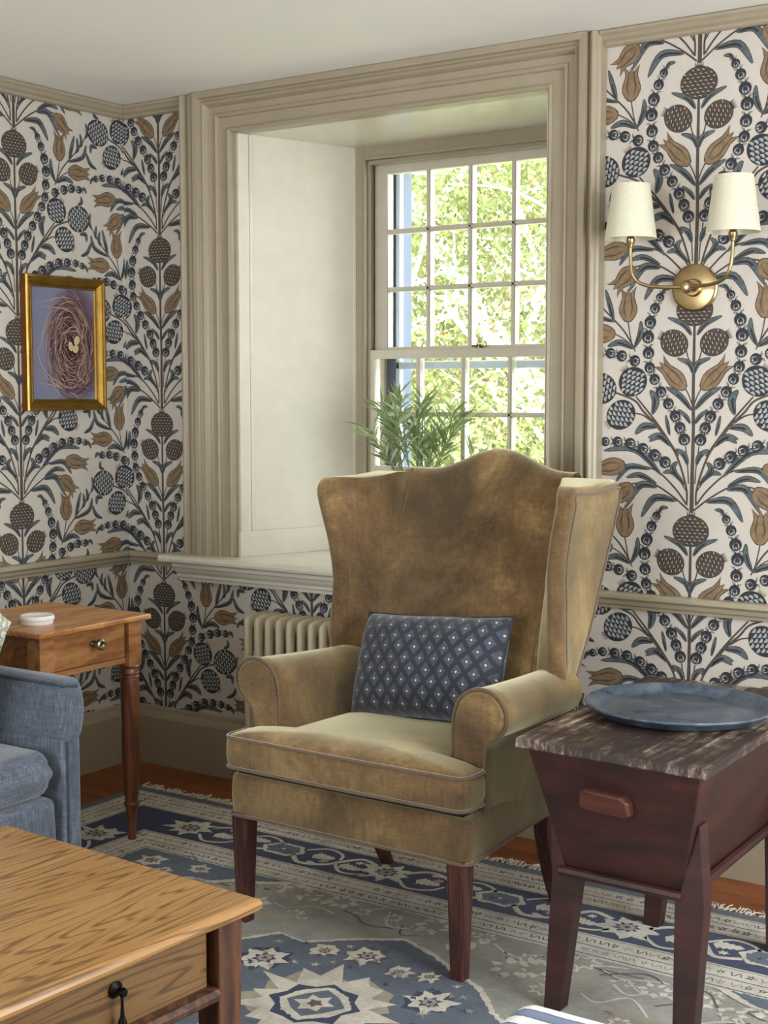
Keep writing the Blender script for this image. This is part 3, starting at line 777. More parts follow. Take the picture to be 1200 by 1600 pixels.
# T-shaped seat cushion
def tshape():
    hw, r = .343, .028; P = []
    def arc(cx, cy, a0, a1, rr=r, n=5):
        for k in range(n+1):
            a = math.radians(lerp(a0, a1, k/n)); P.append((cx+rr*math.cos(a), cy+rr*math.sin(a)))
    arc(-hw+r, -.018+r, 180, 270); 
    for k in range(1, 10): P.append((lerp(-hw+r, hw-r, k/10), -.018-.004*math.sin(PI*k/10)))
    arc(hw-r, -.018+r, 270, 360); arc(hw-.012, .070-.010, 0, 90, .012, 3)
    P.append((.275, .074)); P.append((.246, .080)); 
    for k in range(1, 6): P.append((lerp(.244, .228, k/5), lerp(.09, .44, k/5)))
    for k in range(1, 6): P.append((lerp(.228, -.228, k/6), .442))
    for k in range(6): P.append((lerp(-.228, -.244, k/5), lerp(.44, .09, k/5)))
    P.append((-.246, .080)); P.append((-.275, .074)); arc(-hw+.012, .060, 90, 180, .012, 3)
    return P
TS = tshape(); m = MB(); rings = []; cx, cy = 0, .05
def scaled(s, z, crown=0):
    out = []
    for x, y in TS:
        X = x*s; Y = (y-cy)*s+cy
        out.append((X, Y, z+crown)); 
    return out
zb, zt = .386, .466
rings = [scaled(.2, zb), scaled(.7, zb), scaled(.955, zb), scaled(.985, zb+.004), scaled(1.0, zb+.012), scaled(1.012, zb+.03), scaled(1.013, (zb+zt)/2), scaled(1.010, zt-.02), scaled(1.0, zt-.006), scaled(.985, zt), scaled(.95, zt+.006), scaled(.88, zt+.013), scaled(.75, zt+.020), scaled(.55, zt+.027), scaled(.3, zt+.031), scaled(.08, zt+.032)]
m.loft(rings); cush = m.build('seat_cushion', V, CH, ang=60)
for z in (zt-.001, zb+.006):
    m = MB(); m.tube([(p[0], p[1], p[2]) for p in scaled(1.0, z)], .0045, 6, closed=True); m.build('cushion_piping', M['welt'], cush)
# legs
def sqleg(m, cx, cy, s0, s1, z0, z1, dx=0, dy=0, groove=True):
    for q in ([1] if not groove else [1]):
        h0, h1 = s0/2, s1/2
        m.hexa([(cx+dx-h1, cy+dy-h1, z0), (cx+dx+h1, cy+dy-h1, z0), (cx+dx+h1, cy+dy+h1, z0), (cx+dx-h1, cy+dy+h1, z0)],
               [(cx-h0, cy-h0, z1), (cx+h0, cy-h0, z1), (cx+h0, cy+h0, z1), (cx-h0, cy+h0, z1)])
for sg in (-1, 1):
    m = MB(); sqleg(m, sg*.310, .022, .046, .031, 0, ZR+.01)
    for q in (-.0115, .0115): m.hexa([(sg*.310+q-.0025, .0055, .02), (sg*.310+q+.0025, .0055, .02), (sg*.310+q+.0025, .012, .02), (sg*.310+q-.0025, .012, .02)], [(sg*.310+q*1.2-.0035, -.0022, ZR-.01), (sg*.310+q*1.2+.0035, -.0022, ZR-.01), (sg*.310+q*1.2+.0035, .01, ZR-.01), (sg*.310+q*1.2-.0035, .01, ZR-.01)])
    m.build('leg', M['legwood'], CH, bevel=.002)
    m = MB(); rings = []
    for t in (0, .25, .5, .75, 1):
        z = lerp(ZR+.01, 0, t); y = .470+.10*t**1.5; s = lerp(.022, .014, t); x = sg*(.275-.012*t)
        rings.append([(x-s, y-s, z), (x+s, y-s, z), (x+s, y+s, z), (x-s, y+s, z)])
    m.loft(rings, smooth=False); m.build('leg', M['legwood'], CH, bevel=.002)

# ------------------------------------------------------------------ lumbar pillow
def pillow(name, w, h, d, mat, loc, rot, label, cat, welt=None, uvs=True, droop=.0):
    NU, NV = 28, 20; bm = bmesh.new(); uvl = bm.loops.layers.uv.new('UVMap'); grid = {}
    rnd = random.Random(3)
    for side in (1, -1):
        for i in range(NU+1):
            for j in range(NV+1):
                u = i/NU*2-1; v = j/NV*2-1
                edge = (1-abs(u)**3.2)*(1-abs(v)**3.2)
                pin = 1-.055*(1-abs(u)**2)*(abs(v)**6)-0; pin2 = 1-.045*(1-abs(v)**2)*(abs(u)**6)
                x = u*w/2*pin2; z = v*h/2*pin
                y = -side*d/2*max(edge, 0)**.55
                y += .004*math.sin(9*u+3*v)*edge+.003*math.sin(14*v-5*u)*edge
                if (abs(u) == 1 or abs(v) == 1) and side == -1: grid[(side, i, j)] = grid[(1, i, j)]; continue
                grid[(side, i, j)] = bm.verts.new((x, y, z))
    for side in (1, -1):
        for i in range(NU):
            for j in range(NV):
                vs = [grid[(side, a, b)] for a, b in ((i, j), (i+1, j), (i+1, j+1), (i, j+1))]
                if side == -1: vs = vs[::-1]
                try: f = bm.faces.new(vs)
                except ValueError: continue
                f.smooth = True
                idx = [(i, j), (i+1, j), (i+1, j+1), (i, j+1)]
                if side == -1: idx = idx[::-1]
                for lp, (a, b) in zip(f.loops, idx): lp[uvl].uv = (a/NU*w, b/NV*h)
    bm.normal_update(); me = bpy.data.meshes.new(name); bm.to_mesh(me); bm.free(); me.materials.append(mat)
    o = bpy.data.objects.new(name, me); COL.objects.link(o); o.location = loc; o.rotation_euler = rot
    tag(o, label, cat)
    if welt:
        pts = []
        def ed(u, v):
            pin = 1-.055*(1-abs(u)**2)*(abs(v)**6); pin2 = 1-.045*(1-abs(v)**2)*(abs(u)**6); return (u*w/2*pin2, 0, v*h/2*pin)
        for k in range(24): pts.append(ed(-1+2*k/24, -1))
        for k in range(16): pts.append(ed(1, -1+2*k/16))
        for k in range(24): pts.append(ed(1-2*k/24, 1))
        for k in range(16): pts.append(ed(-1, 1-2*k/16))
        mm = MB(); mm.tube(pts, .003, 6, closed=True); mm.build('edge_piping', welt, o)
    return o
pillow('lumbar_pillow', .425, .275, .175, M['pillow'], (1.665, -.652, .616), (math.radians(-24), math.radians(-3.2), math.radians(1)), 'navy lumbar pillow with pale diamonds and white dots, on the wing chair seat', 'pillow', simple('navy_pillow_piping', '#262c3a', .85))

# ------------------------------------------------------------------ dough box table and tray
DB = empty('dough_box_table', (2.355, -.72, .006), 0, 'dark red painted dough box on splayed legs, right of the wing chair', 'table')
def dloc(pts): return [(x-2.355, y+.72, z-.006) for x, y, z in pts]
m = MB(); m.hexa(dloc([(2.150, -1.100, .577), (2.572, -1.124, .577), (2.560, -.340, .577), (2.118, -.350, .577)]), dloc([(2.152, -1.098, .598), (2.570, -1.122, .598), (2.558, -.342, .598), (2.120, -.352, .598)]))
m.build('lid', M['weathered'], DB, bevel=.003)
bt = [(2.229, -1.020, .318), (2.490, -1.030, .318), (2.482, -.46, .318), (2.215, -.46, .318)]
tp = [(2.168, -1.078, .577), (2.550, -1.096, .577), (2.540, -.37, .577), (2.140, -.37, .577)]
m = MB(); m.hexa(dloc(bt), dloc(tp)); m.build('body', M['redpaint'], DB, bevel=.003)
m = MB()
def bar(m, a, b, r=.011): m.tube(dloc([a, b]), r, 8)
bar(m, (2.222, -1.030, .312), (2.494, -1.038, .312)); m.build('front_rail', M['redpaint'], DB)
m = MB(); bar(m, (2.498, -1.03, .312), (2.488, -.45, .312)); bar(m, (2.215, -1.02, .312), (2.205, -.45, .312)); bar(m, (2.21, -.45, .312), (2.488, -.45, .312)); m.build('side_rail', M['redpaint'], DB)
m = MB(); hp = [(2.288, .474), (2.292, .506), (2.304, .513), (2.384, .508), (2.398, .496), (2.400, .468), (2.390, .462), (2.298, .466)]
def fy_(z): return lerp(-1.025, -1.087, (z-.318)/.259)
m.loft([dloc([(x, fy_(z)+.004, z) for x, z in hp]), dloc([(x, fy_(z)-.020, z) for x, z in hp]), dloc([(lerp(x, 2.344, .08), fy_(z)-.027, lerp(z, .487, .12)) for x, z in hp])], smooth=False)
m.build('handle', M['redhandle'], DB, bevel=.002)
for (xo, xi, y0, y1, fx0, fx1, s) in ((2.200, 2.262, -1.022, -.982, 2.186, 2.224, -1), (2.540, 2.478, -1.038, -.996, 2.522, 2.480, 1), (2.188, 2.250, -.49, -.45, 2.172, 2.212, -1), (2.532, 2.470, -.49, -.45, 2.520, 2.478, 1)):
    m = MB()
    P = [(fx0, .006), (fx1, .006), (xi, .31), (lerp(xi, xo, .45), .318), (xo-(-s)*-.0+.0, .46), (xo, .30)]
    bx = 2.229-(.46-.318)/.259*.061 if s < 0 else 2.490+(.46-.318)/.259*.060
    P[3] = (2.229 if s < 0 else 2.488, .318); P[4] = (bx, .46); 
    P.insert(5, (bx+s*.004, .46))
    dy = .012 if y0 > -.6 else -.008
    yf = lambda z: 0
    m.loft([dloc([(x, y0+(dy*(1-z/.46)), z) for x, z in P]), dloc([(x, y1+(dy*(1-z/.46)), z) for x, z in P])], smooth=False)
    m.build('leg', M['redpaint'], DB, bevel=.002)
m = MB()
R_ = .208
m.lathe([(.0, .006), (.150, .006), (.155, .0045), (.172, .004), (.186, .008), (.196, .020), (.206, .022), (.2085, .026), (.206, .029), (.196, .027), (.184, .017), (.174, .012), (.158, .011), (.150, .0135), (.0, .0135)][::-1], n=72)
t = m.build('metal_tray', M['tray'], ang=50); t.location = (2.348, -.705, .5945); t.rotation_euler = (0, 0, .4)
tag(t, 'round tarnished blue-grey metal tray on top of the dark red dough box', 'tray')

# ------------------------------------------------------------------ pine side table
TB = empty('side_table', (.50, -.86, .006), 0, 'small pine side table with one drawer and turned legs, in the left corner', 'table')
TL = (.50, -.86, .006)
def tl(mb): mb.v = [(a-TL[0], b-TL[1], c-TL[2]) for a, b, c in mb.v]; return mb
TT = .668
m = MB(); m.box(.285, .715, -1.072, -.645, TT-.016, TT); tl(m).build('table_top', M['pine'], TB, bevel=.005, seg=3)
m = MB(); m.box(.335, .672, -1.028, -1.012, .530, TT-.016); m.box(.335, .672, -.712, -.694, .530, TT-.016); m.box(.335, .350, -1.02, -.70, .530, TT-.016); m.box(.655, .676, -1.01, -.70, .530, .547)
tl(m).build('apron', M['pineface'], TB, bevel=.002)
m = MB(); m.box(.60, .684, -.998, -.724, .550, TT-.018); dr = tl(m).build('drawer', M['pineface'], TB, bevel=.003)
m = MB(); m.lathe([(.009, 0), (.010, .004), (.006, .010), (.006, .016), (.013, .020), (.016, .026), (.0155, .034), (.011, .037), (.006, .036), (.004, .034), (.0, .034)], (.688, -.853, .608), 20, axis='x')
tl(m).build('drawer_knob', M['pewter'], dr)
legp = [(.0, 0), (.0115, 0), (.0125, .03), (.016, .085), (.019, .098), (.023, .103), (.023, .108), (.018, .113), (.021, .135), (.0235, .20), (.0255, .245), (.0245, .25), (.0255, .254), (.0245, .258), (.026, .264), (.0255, .34), (.0245, .352), (.0255, .356), (.0245, .36), (.026, .366), (.0275, .43), (.0265, .47), (.025, .478), (.028, .482), (.025, .487), (.028, .492), (.025, .497), (.024, .506), (.029, .512), (.024, .518), (.0, .518)]
for (x, y) in ((.667, -.690), (.667, -1.025), (.345, -.690), (.345, -1.025)):
    m = MB(); m.lathe(legp, (x, y, .006), 24); lg = tl(m).build('leg', M['pineleg'], TB)
    m = MB(); m.box(x-.025, x+.025, y-.025, y+.025, .520, TT-.017); tl(m).build('leg_block', M['pineface'], lg, bevel=.002)
# lidded dish
m = MB(); m.lathe([(0, 0), (.042, 0), (.044, .003), (.044, .010), (.046, .011), (.0475, .013), (.0475, .021), (.045, .024), (.040, .0235), (.036, .0215), (0, .0215)], n=40)
t = m.build('coaster_dish', M['white'], ang=40); t.location = (.575, -.952, TT); tag(t, 'small round white marble dish on the pine side table', 'dish')

# ------------------------------------------------------------------ sofa (only its far arm end shows)
SO = empty('sofa', (.55, -1.9, .006), 0, 'blue-grey linen slipcovered sofa along the left wall, its arm beside the pine table', 'sofa')
SL = (.55, -1.9, .006)
def sl(mb): mb.v = [(a-SL[0], b-SL[1], c-SL[2]) for a, b, c in mb.v]; return mb
def softbox(x0, x1, y0, y1, z0, z1, r=.02, n=4, puff=0.0, mb=None):
    """rounded box by superposed rounded-rect rings along z"""
    m = mb or MB(); rings = []
    def rr(ins, z):
        R = max(r, .001); out = []
        for cx, cy, a0 in ((x1-R, y1-R, 0), (x0+R, y1-R, 90), (x0+R, y0+R, 180), (x1-R, y0+R, 270)):
            for k in range(n+1):
                a = math.radians(a0+90*k/n); out.append((cx+(R-ins)*math.cos(a), cy+(R-ins)*math.sin(a), z))
        return out
    for k in range(n+1):
        a = PI/2*k/n; rings.append(rr(r*(1-math.sin(a)), z0+r*(1-math.cos(a))))
    for k in range(1, 6):
        t = k/6; rings.append(rr(-puff*math.sin(PI*t), lerp(z0+r, z1-r, t)))
    for k in range(n+1):
        a = PI/2*k/n; rings.append(rr(r*(1-math.cos(a)), z1-r+r*math.sin(a)))
    m.loft(rings); return m
ax1 = .935; ay1 = -1.12; ay0 = -1.198
sl(softbox(.06, ax1, ay0, ay1, .428, .590, .030, puff=.006)).build('arm_cap', M['blue'], SO, ang=60)
m = MB(); 
m.tube([(.06, ay0+.003, .578), (ax1-.03, ay0+.003, .578), (ax1-.012, ay0+.01, .574), (ax1-.004, ay0+.03, .572), (ax1-.002, ay1-.03, .570)], .004, 6); sl(m).build('arm_seam', M['bluewelt'], SO)
sl(softbox(.06, ax1-.014, ay0+.010, ay1-.006, .0, .44, .012)).build('arm_panel', M['blue'], SO, ang=60)
m = MB(); m.tube([(ax1-.013, ay0+.022, .43), (ax1-.012, ay0+.022, .2), (ax1-.012, ay0+.022, .01)], .0035, 6); sl(m).build('panel_piping', M['bluewelt'], SO)
sl(softbox(.30, .918, -2.30, ay0-.014, .300, .418, .04, puff=.010)).build('seat_cushion', M['blue'], SO, ang=60)
sl(softbox(.12, .918, -2.34, ay0-.010, .0, .296, .02, puff=.004)).build('seat_base', M['blue'], SO, ang=60)
sl(softbox(.04, .30, -2.50, ay1+.0, .0, .72, .05)).build('backrest', M['blue'], SO, ang=60)
sl(softbox(.06, ax1, -2.50, -2.35, .428, .588, .018)).build('arm_cap', M['blue'], SO, ang=60); sl(softbox(.06, ax1-.014, -2.49, -2.362, .0, .44, .012)).build('arm_panel', M['blue'], SO, ang=60)
# throw pillow leaning in the sofa corner
pillow('throw_pillow', .45, .42, .13, M['floral'], (.610, -1.335, .685), (0, math.radians(30), 0), 'white throw pillow with green floral print, its corner showing above the blue sofa arm', 'pillow')

# ------------------------------------------------------------------ coffee table
CT = empty('coffee_table', (2.013, -1.750, .006), math.radians(-3.3), 'large golden-oak coffee table with a drawer, lower left foreground', 'coffee table')
m = MB(); zt = .424; X0, X1, Y0, Y1 = -.70, 0, -1.30, 0
prof = [(.0, zt-.024), (.006, zt-.020), (.008, zt-.012), (.005, zt-.003), (-.003, zt)]
def rect(e, z): return [(X0-e, Y0-e, z), (X1+e, Y0-e, z), (X1+e, Y1+e, z), (X0-e, Y1+e, z)]
m.loft([rect(-.03, zt-.024)]+[rect(e-.008, z) for e, z in prof], smooth=False)
m.build('table_top', M['oak'], CT, bevel=.003)
def rect_rail(m, x0, x1, y0, y1, z0, z1): m.box(x0, x1, y0, y1, z0, z1)
for (lx_, ly_) in ((-.055, -.055), (-.055, -1.245), (-.645, -.055), (-.645, -1.245)):
    m = MB(); t_, b_ = .029, .024
    m.hexa([(lx_-b_, ly_-b_, 0), (lx_+b_, ly_-b_, 0), (lx_+b_, ly_+b_, 0), (lx_-b_, ly_+b_, 0)], [(lx_-t_, ly_-t_, zt-.024), (lx_+t_, ly_-t_, zt-.024), (lx_+t_, ly_+t_, zt-.024), (lx_-t_, ly_+t_, zt-.024)])
    m.build('leg', M['oakdark'], CT, bevel=.003)
m = MB(); m.box(-.10, -.085, -1.24, -.08, .27, zt-.022); m.box(-.62, -.60, -1.24, -.08, .27, zt-.022); m.box(-.64, -.06, -.07, -.05, .27, zt-.022); m.box(-.64, -.06, -1.25, -1.23, .27, zt-.022)
m.build('apron', M['oakdark'], CT, bevel=.002)
m = MB(); m.box(-.40, -.047, -.645, -.092, .283, zt-.028); dr = m.build('drawer', M['oakface'], CT, bevel=.003)
m = MB(); m.box(-.40, -.047, -1.215, -.662, .283, zt-.028); dr2 = m.build('drawer', M['oakface'], CT, bevel=.003)
m = MB(); m.box(-.085, -.030, -.662, -.645, .262, zt-.024); m.build('drawer_divider', M['oakdark'], CT)
for D_, yy in ((dr, -.300), (dr2, -.95)):
    m = MB(); m.lathe([(.0135, 0), (.014, .003), (.010, .006), (.006, .009), (.005, .014), (.008, .019), (.006, .024), (0, .025)], (-.047, yy, .352), 18, axis='x')
    m.lathe([(.0, .0), (.003, 0), (.0035, -.004), (.0022, -.012), (.0028, -.030), (.0035, -.038), (.007, -.048), (.0085, -.056), (.006, -.064), (.003, -.068), (0, -.070)], (-.030, yy, .352), 14)
    m.build('drop_pull', M['black'], D_)
m = MB()
railp = [(-.085, .285), (-.040, .285), (-.030, .281), (-.024, .273), (-.026, .263), (-.034, .257), (-.085, .255)]
m.loft([[(x, -1.22, z) for x, z in railp], [(x, -.080, z) for x, z in railp]], smooth=False); m.build('drawer_rail', M['oakdark'], CT, bevel=.002)
m = MB(); m.box(-.64, -.06, -1.24, -.06, .085, .105); m.build('lower_shelf', M['oakdark'], CT, bevel=.002)

# ------------------------------------------------------------------ ottoman
OT = empty('ottoman', (2.84, -2.11, .006), 0, 'blue and white striped ottoman, its corner at the bottom of the photo', 'ottoman')
def sh(mb, c): mb.v = [(a-c[0], b-c[1], q-c[2]) for a, b, q in mb.v]; return mb
OL = (2.84, -2.11, .006)
sh(softbox(2.555, 3.12, -2.40, -1.815, .17, .420, .042, 5, puff=.006), OL).build('cushion_top', M['stripe'], OT, ang=60)
for x in (2.60, 3.07):
    for y in (-2.35, -1.865):
        m = MB(); m.lathe([(0, 0), (.013, 0), (.022, .165), (0, .165)], (x, y, .006), 16); sh(m, OL).build('leg', M['legwood'], OT)

# ------------------------------------------------------------------ radiator
RA = empty('radiator', (1.10, -.10, 0), 0, 'putty-painted column radiator under the window, behind the wing chair', 'radiator')
def section(x):
    m = MB(); r = .0135; z0, z1 = .10, .592
    for y in (-.048, -.100, -.152):
        n = 10; rings = []
        for z, s in ((z0-.0, .3), (z0+.006, .8), (z0+.02, 1), (z1-.02, 1), (z1-.006, .8), (z1, .35)):
            rings.append([(x+r*s*math.cos(2*PI*k/n), y+r*1.35*s*math.sin(2*PI*k/n), z) for k in range(n)])
        m.loft(rings)
    for za, zb in ((z1-.055, z1+.006), (z0-.006, z0+.055)):
        rings = []
        for q, s in ((-1, .35), (-.85, .75), (-.6, 1), (.6, 1), (.85, .75), (1, .35)):
            yc = -.10+q*.068; h = (zb-za)/2; zc = (za+zb)/2; h2 = h*(1 if abs(q) < .7 else (.82 if abs(q) < .9 else .5))
            rings.append([(x+r*1.12*math.cos(2*PI*k/12)*s, yc, zc+h2*math.sin(2*PI*k/12)) for k in range(12)])
        m.loft(rings)
    m.box(x-.0125, x-.002, -.152, -.048, z0+.04, z0+.05)
    return m
def ssh(mb): return sh(mb, (1.10, -.10, 0))
s0 = ssh(section(.668)).build('section', M['rad'], RA, ang=70)
for k in range(1, 21):
    c = s0.copy(); COL.objects.link(c); c.location.x = .0425*k
m = MB(); 
for z in (.52, .14): m.tube([(.650, -.10, z), (1.535, -.10, z)], .016, 10)
ssh(m).build('connecting_tube', M['rad'], RA)
m = MB(); m.tube([(.652, -.10, .567), (.632, -.10, .567)], .006, 8); ssh(m).build('bleed_valve', M['rad'], RA)
m = MB(); m.tube([(.652, -.10, .14), (.60, -.10, .14), (.60, -.10, .0)], .009, 8); ssh(m)
m.build('valve_pipe', M['rad'], RA)
for x in (.70, 1.50):
    m = MB(); m.box(x-.012, x+.012, -.14, -.06, 0, .10); ssh(m).build('foot', M['rad'], RA)

# ------------------------------------------------------------------ sconce
SN = empty('wall_sconce', (2.090, 0, 1.580), 0, 'aged-brass two-arm wall sconce with ivory tapered shades, right of the window', 'wall light')
m = MB(); m.lathe([(.0, 0), (.0615, 0), (.0635, .004), (.0635, .010), (.060, .013), (.056, .0145), (.024, .016), (.022, .021), (.0235, .024), (.020, .028), (.0, .030)], (0, -.001, 0), 48, axis='y'); m.build('back_plate', M['brass'], SN)
m = MB(); m.lathe([(.007, .02), (.007, .050), (.012, .054), (.0165, .064), (.0165, .070), (.012, .079), (.0, .083)], (0, 0, 0), 20, axis='y'); m.build('center_knob', M['brass'], SN)
for sg in (-1, 1):
    m = MB(); pts = catmull([(0, -.068, 0), (sg*.040, -.078, -.001), (sg*.085, -.095, .002), (sg*.115, -.106, .012), (sg*.133, -.112, .035), (sg*.139, -.112, .07), (sg*.140, -.112, .115)], 6)
    m.tube(pts, .0048, 10); arm = m.build('arm', M['brass'], SN)
    m = MB(); m.lathe([(0, 0), (.006, 0), (.008, .004), (.008, .008), (.011, .012), (.012, .022), (.009, .026), (.009, .050), (0, .052)], (sg*.140, -.112, .105), 16); m.build('socket_cup', M['brass'], arm)
    m = MB(); c = (sg*.140, -.112, .128); n = 48
    m.lathe([(.0685, 0), (.0487, .142)], c, n); 
    m = MB(); rr = []
    for r, z in ((.0685, 0), (.0487, .142), (.0475, .142), (.0673, 0), (.0685, 0)): rr.append([(c[0]+r*math.cos(2*PI*k/n), c[1]+r*math.sin(2*PI*k/n), c[2]+z) for k in range(n)])
    m.loft(rr, cap=False); sd = m.build('lamp_shade', M['shade'], SN, ang=50)
    m = MB()
    for a in (0, 2*PI/3, 4*PI/3): m.tube([(c[0], c[1], c[2]+.135), (c[0]+.048*math.cos(a), c[1]+.048*math.sin(a), c[2]+.138)], .0012, 6)
    m.tube([(c[0], c[1], c[2]), (c[0], c[1], c[2]+.135)], .004, 8); m.build('shade_spider', M['brass'], arm)

# ------------------------------------------------------------------ framed nest picture on left wall
PF = empty('picture_frame', (0, -.300, 1.463), 0, 'gilt-framed picture of a bird nest with three eggs, on the left wall', 'picture')
fy0, fy1, fz0, fz1 = -.176, .176, -.219, .221
prof = [(0, .002), (0, .026), (.003, .031), (.008, .031), (.012, .027), (.016, .026), (.026, .018), (.030, .014), (.032, .016), (.036, .015), (.038, .010), (.038, .002)]
m = MB(); rings = []
for (sy, sz) in ((fy0, fz0), (fy1, fz0), (fy1, fz1), (fy0, fz1), (fy0, fz0)):
    rings.append([(p, sy+(d if sy == fy0 else -d), sz+(d if sz == fz0 else -d)) for d, p in prof])
m.loft(rings, smooth=False, cap=False); m.build('gilt_moulding', M['gilt'], PF)
for (a, b, c_, d) in ((fy0-.0012, fy0, fz0, fz1), (fy1, fy1+.0012, fz0, fz1)): m = MB(); m.box(.001, .025, a, b, c_, d); m.build('frame_side', M['giltdark'], PF)
def nestbg():
    t = NT('nest_picture_ground'); v = t.coord(); n = t.noise(t.coord((1, 9, 9)), 1.2, 6, .65, .8); sp = t.n('ShaderNodeSeparateXYZ'); t.l(v, sp.inputs[0])
    y = t.math('SUBTRACT', sp.outputs[1], .03); z = sp.outputs[2]
    r = t.math('SQRT', t.math('ADD', t.math('MULTIPLY', t.math('MULTIPLY', y, y), 2.6), t.math('MULTIPLY', z, z)))
    r = t.math('SUBTRACT', r, t.math('MULTIPLY', y, .35)); f = t.math('ADD', r, t.math('MULTIPLY', t.math('SUBTRACT', n, .5), .10))  # shift towards the left paints a bluish reflection into the print's colour
    t.col(t.ramp(f, [(.04, '#3a2224'), (.12, '#54383a'), (.17, '#665a6b'), (.21, '#7d8098')])); t.set(Roughness=.28); return t.mat
m = MB(); m.add([(.0085, fy0+.036, fz0+.036), (.0085, fy1-.036, fz0+.036), (.0085, fy1-.036, fz1-.036), (.0085, fy0+.036, fz1-.036)], [(0, 1, 2, 3)], 0)
rnd = random.Random(11); cy, cz = .045, -.005
def twig(pts, w, mi, x): 
    p2 = [(v.x, v.y) for v in catmull([(a, b, 0) for a, b in pts], 5)]
    for q in strip(p2, lambda t: w*math.sin(PI*min(max(t, .1), .92))):
        if all(fy0+.037 < a < fy1-.037 and fz0+.037 < b < fz1-.037 for a, b in q): m.add([(x, a, b) for a, b in q], [(0, 1, 2, 3)], mi)
for k in range(520):
    a = rnd.uniform(0, 2*PI); rr = rnd.uniform(.02, 1)**.6; ea, eb = .105*rr, .165*rr
    da = rnd.uniform(.3, 1.1); off = rnd.uniform(-.2, .25)
    pts = [(cy-.02*rr+ea*math.cos(a+da*t)*(1+off*t), cz-.01+eb*math.sin(a+da*t)*(1+off*t*.6)) for t in (0, .33, .66, 1)]
    twig(pts, rnd.uniform(.0005, .0013), rnd.choice((1, 2, 2, 3, 4)), .0087+k*1e-6)
for k in range(200):
    a = rnd.uniform(0, 2*PI); rr = rnd.uniform(.3, 1.05); p0 = (cy-.015+.10*rr*math.cos(a), cz+.17*rr*math.sin(a)); b = a+PI/2+rnd.gauss(0, .5); L = rnd.uniform(.015, .06)
    twig([p0, (p0[0]+L*.5*math.cos(b)+rnd.gauss(0, .004), p0[1]+L*.5*math.sin(b)), (p0[0]+L*math.cos(b), p0[1]+L*math.sin(b)+rnd.gauss(0, .006))], rnd.uniform(.0006, .0012), rnd.choice((2, 2, 3, 4)), .0092+k*1e-6)
for pts in ([(.02, .17), (-.05, .12), (-.085, .06), (-.10, 0), (-.115, -.03), (-.085, -.09), (-.02, -.13), (.04, -.14), (.09, -.10)], [(-.10, .12), (-.03, .12), (.03, .11), (.09, .06)], [(-.12, .13), (-.05, .145), (.0, .155), (.05, .15)],
            [(-.12, -.08), (-.06, -.12), (-.01, -.145), (.05, -.17), (.08, -.19)], [(-.12, -.13), (-.05, -.135), (.0, -.15), (.06, -.17)], [(.02, .04), (.06, .045), (.09, .02)], [(-.01, .025), (.04, .06), (.08, .04)], [(.10, .08), (.08, .02), (.10, -.03)], [(.09, -.04), (.06, -.10), (.10, -.13)]):
    twig(pts, .0019, 4, .0094)
for (y, z, ry_, rz_, a) in ((.030, -.006, .0105, .016, -.2), (.058, .014, .0125, .016, .5), (.052, -.014, .013, .0145, .9)):
    c = (y, z); 
    m.add([(.0096, p, q) for p, q in disc(c, ry_+.002, rz_+.002, a, 16)], [tuple(range(16))], 5)
    m.add([(.0098, p, q) for p, q in disc(c, ry_, rz_, a, 16)], [tuple(range(16))], 6)
m.build('nest_print', [nestbg(), simple('print_twig_brown', '#6b4a40', .4), simple('print_twig_mauve', '#8d7474', .4), simple('print_twig_dark', '#2c1a1a', .4), simple('print_twig_tan', '#b59a86', .4), simple('print_egg_edge', '#231516', .4), simple('print_egg', '#cdb78d', .4)], PF, fix=False)

# ------------------------------------------------------------------ rug
RG = MB(); ZT = .006; RX0, RX1, RY0, RY1 = .300, 3.45, -4.35, -.272
RM = ['rug_slate', 'rug_cream', 'rug_navy', 'rug_greyblue', 'rug_medallion', 'rug_ink', 'rug_tan']
def rugmat(name, c, c2):
    t = NT(name); n = t.noise(t.coord(), 9, 7, .7); w = t.noise(t.coord((1, 1, 1)), 160, 3, .6); ln = t.noise(t.coord((8, 90, 1)), 3, 3)
    f = t.math('ADD', t.math('MULTIPLY', n, .55), t.math('ADD', t.math('MULTIPLY', w, .25), t.math('MULTIPLY', ln, .2)))
    t.col(t.ramp(f, [(.36, c2), (.56, c)])); t.set(Roughness=.95, Sheen_Weight=.15); t.bump(t.math('ADD', w, ln), .5, .002); return t.mat
rugs = [rugmat('rug_slate_wool', '#59636c', '#464e57'), rugmat('rug_cream_wool', '#d6cfbf', '#a39d90'), rugmat('rug_navy_wool', '#1a2b50', '#17233f'),
        rugmat('rug_greyblue_wool', '#9d9b90', '#73766f'), rugmat('rug_medallion_wool', '#566170', '#444d5a'), rugmat('rug_ink_wool', '#4f4b49', '#3a393b'), rugmat('rug_tan_wool', '#a79c88', '#7d7568')]
SL_, CR_, NV_, GB_, MD_, IK_, TN_ = range(7)
RG.box(RX0, RX1, RY0, RY1, .0005, ZT, SL_)
JIT = [0]
def rp(poly, m, ly): RG.add([(a, b, ZT+(ly+JIT[0])*.00012) for a, b in poly], [tuple(range(len(poly)))], m)
def rrect_(ins, m, ly): rp([(RX0+ins, RY0+ins), (RX1-ins, RY0+ins), (RX1-ins, RY1-ins), (RX0+ins, RY1-ins)], m, ly)
def sq_ring(ins, wd, m, ly):
    a0, a1, b0, b1 = RX0+ins, RX1-ins, RY0+ins, RY1-ins
    for q in ((a0, a1, b0, b0+wd), (a0, a1, b1-wd, b1), (a0, a0+wd, b0, b1), (a1-wd, a1, b0, b1)):
        rp([(q[0], q[2]), (q[1], q[2]), (q[1], q[3]), (q[0], q[3])], m, ly)
rrect_(.035, CR_, 1); sq_ring(.040, .003, IK_, 2); sq_ring(.092, .004, IK_, 2); sq_ring(.150, .003, IK_, 2)
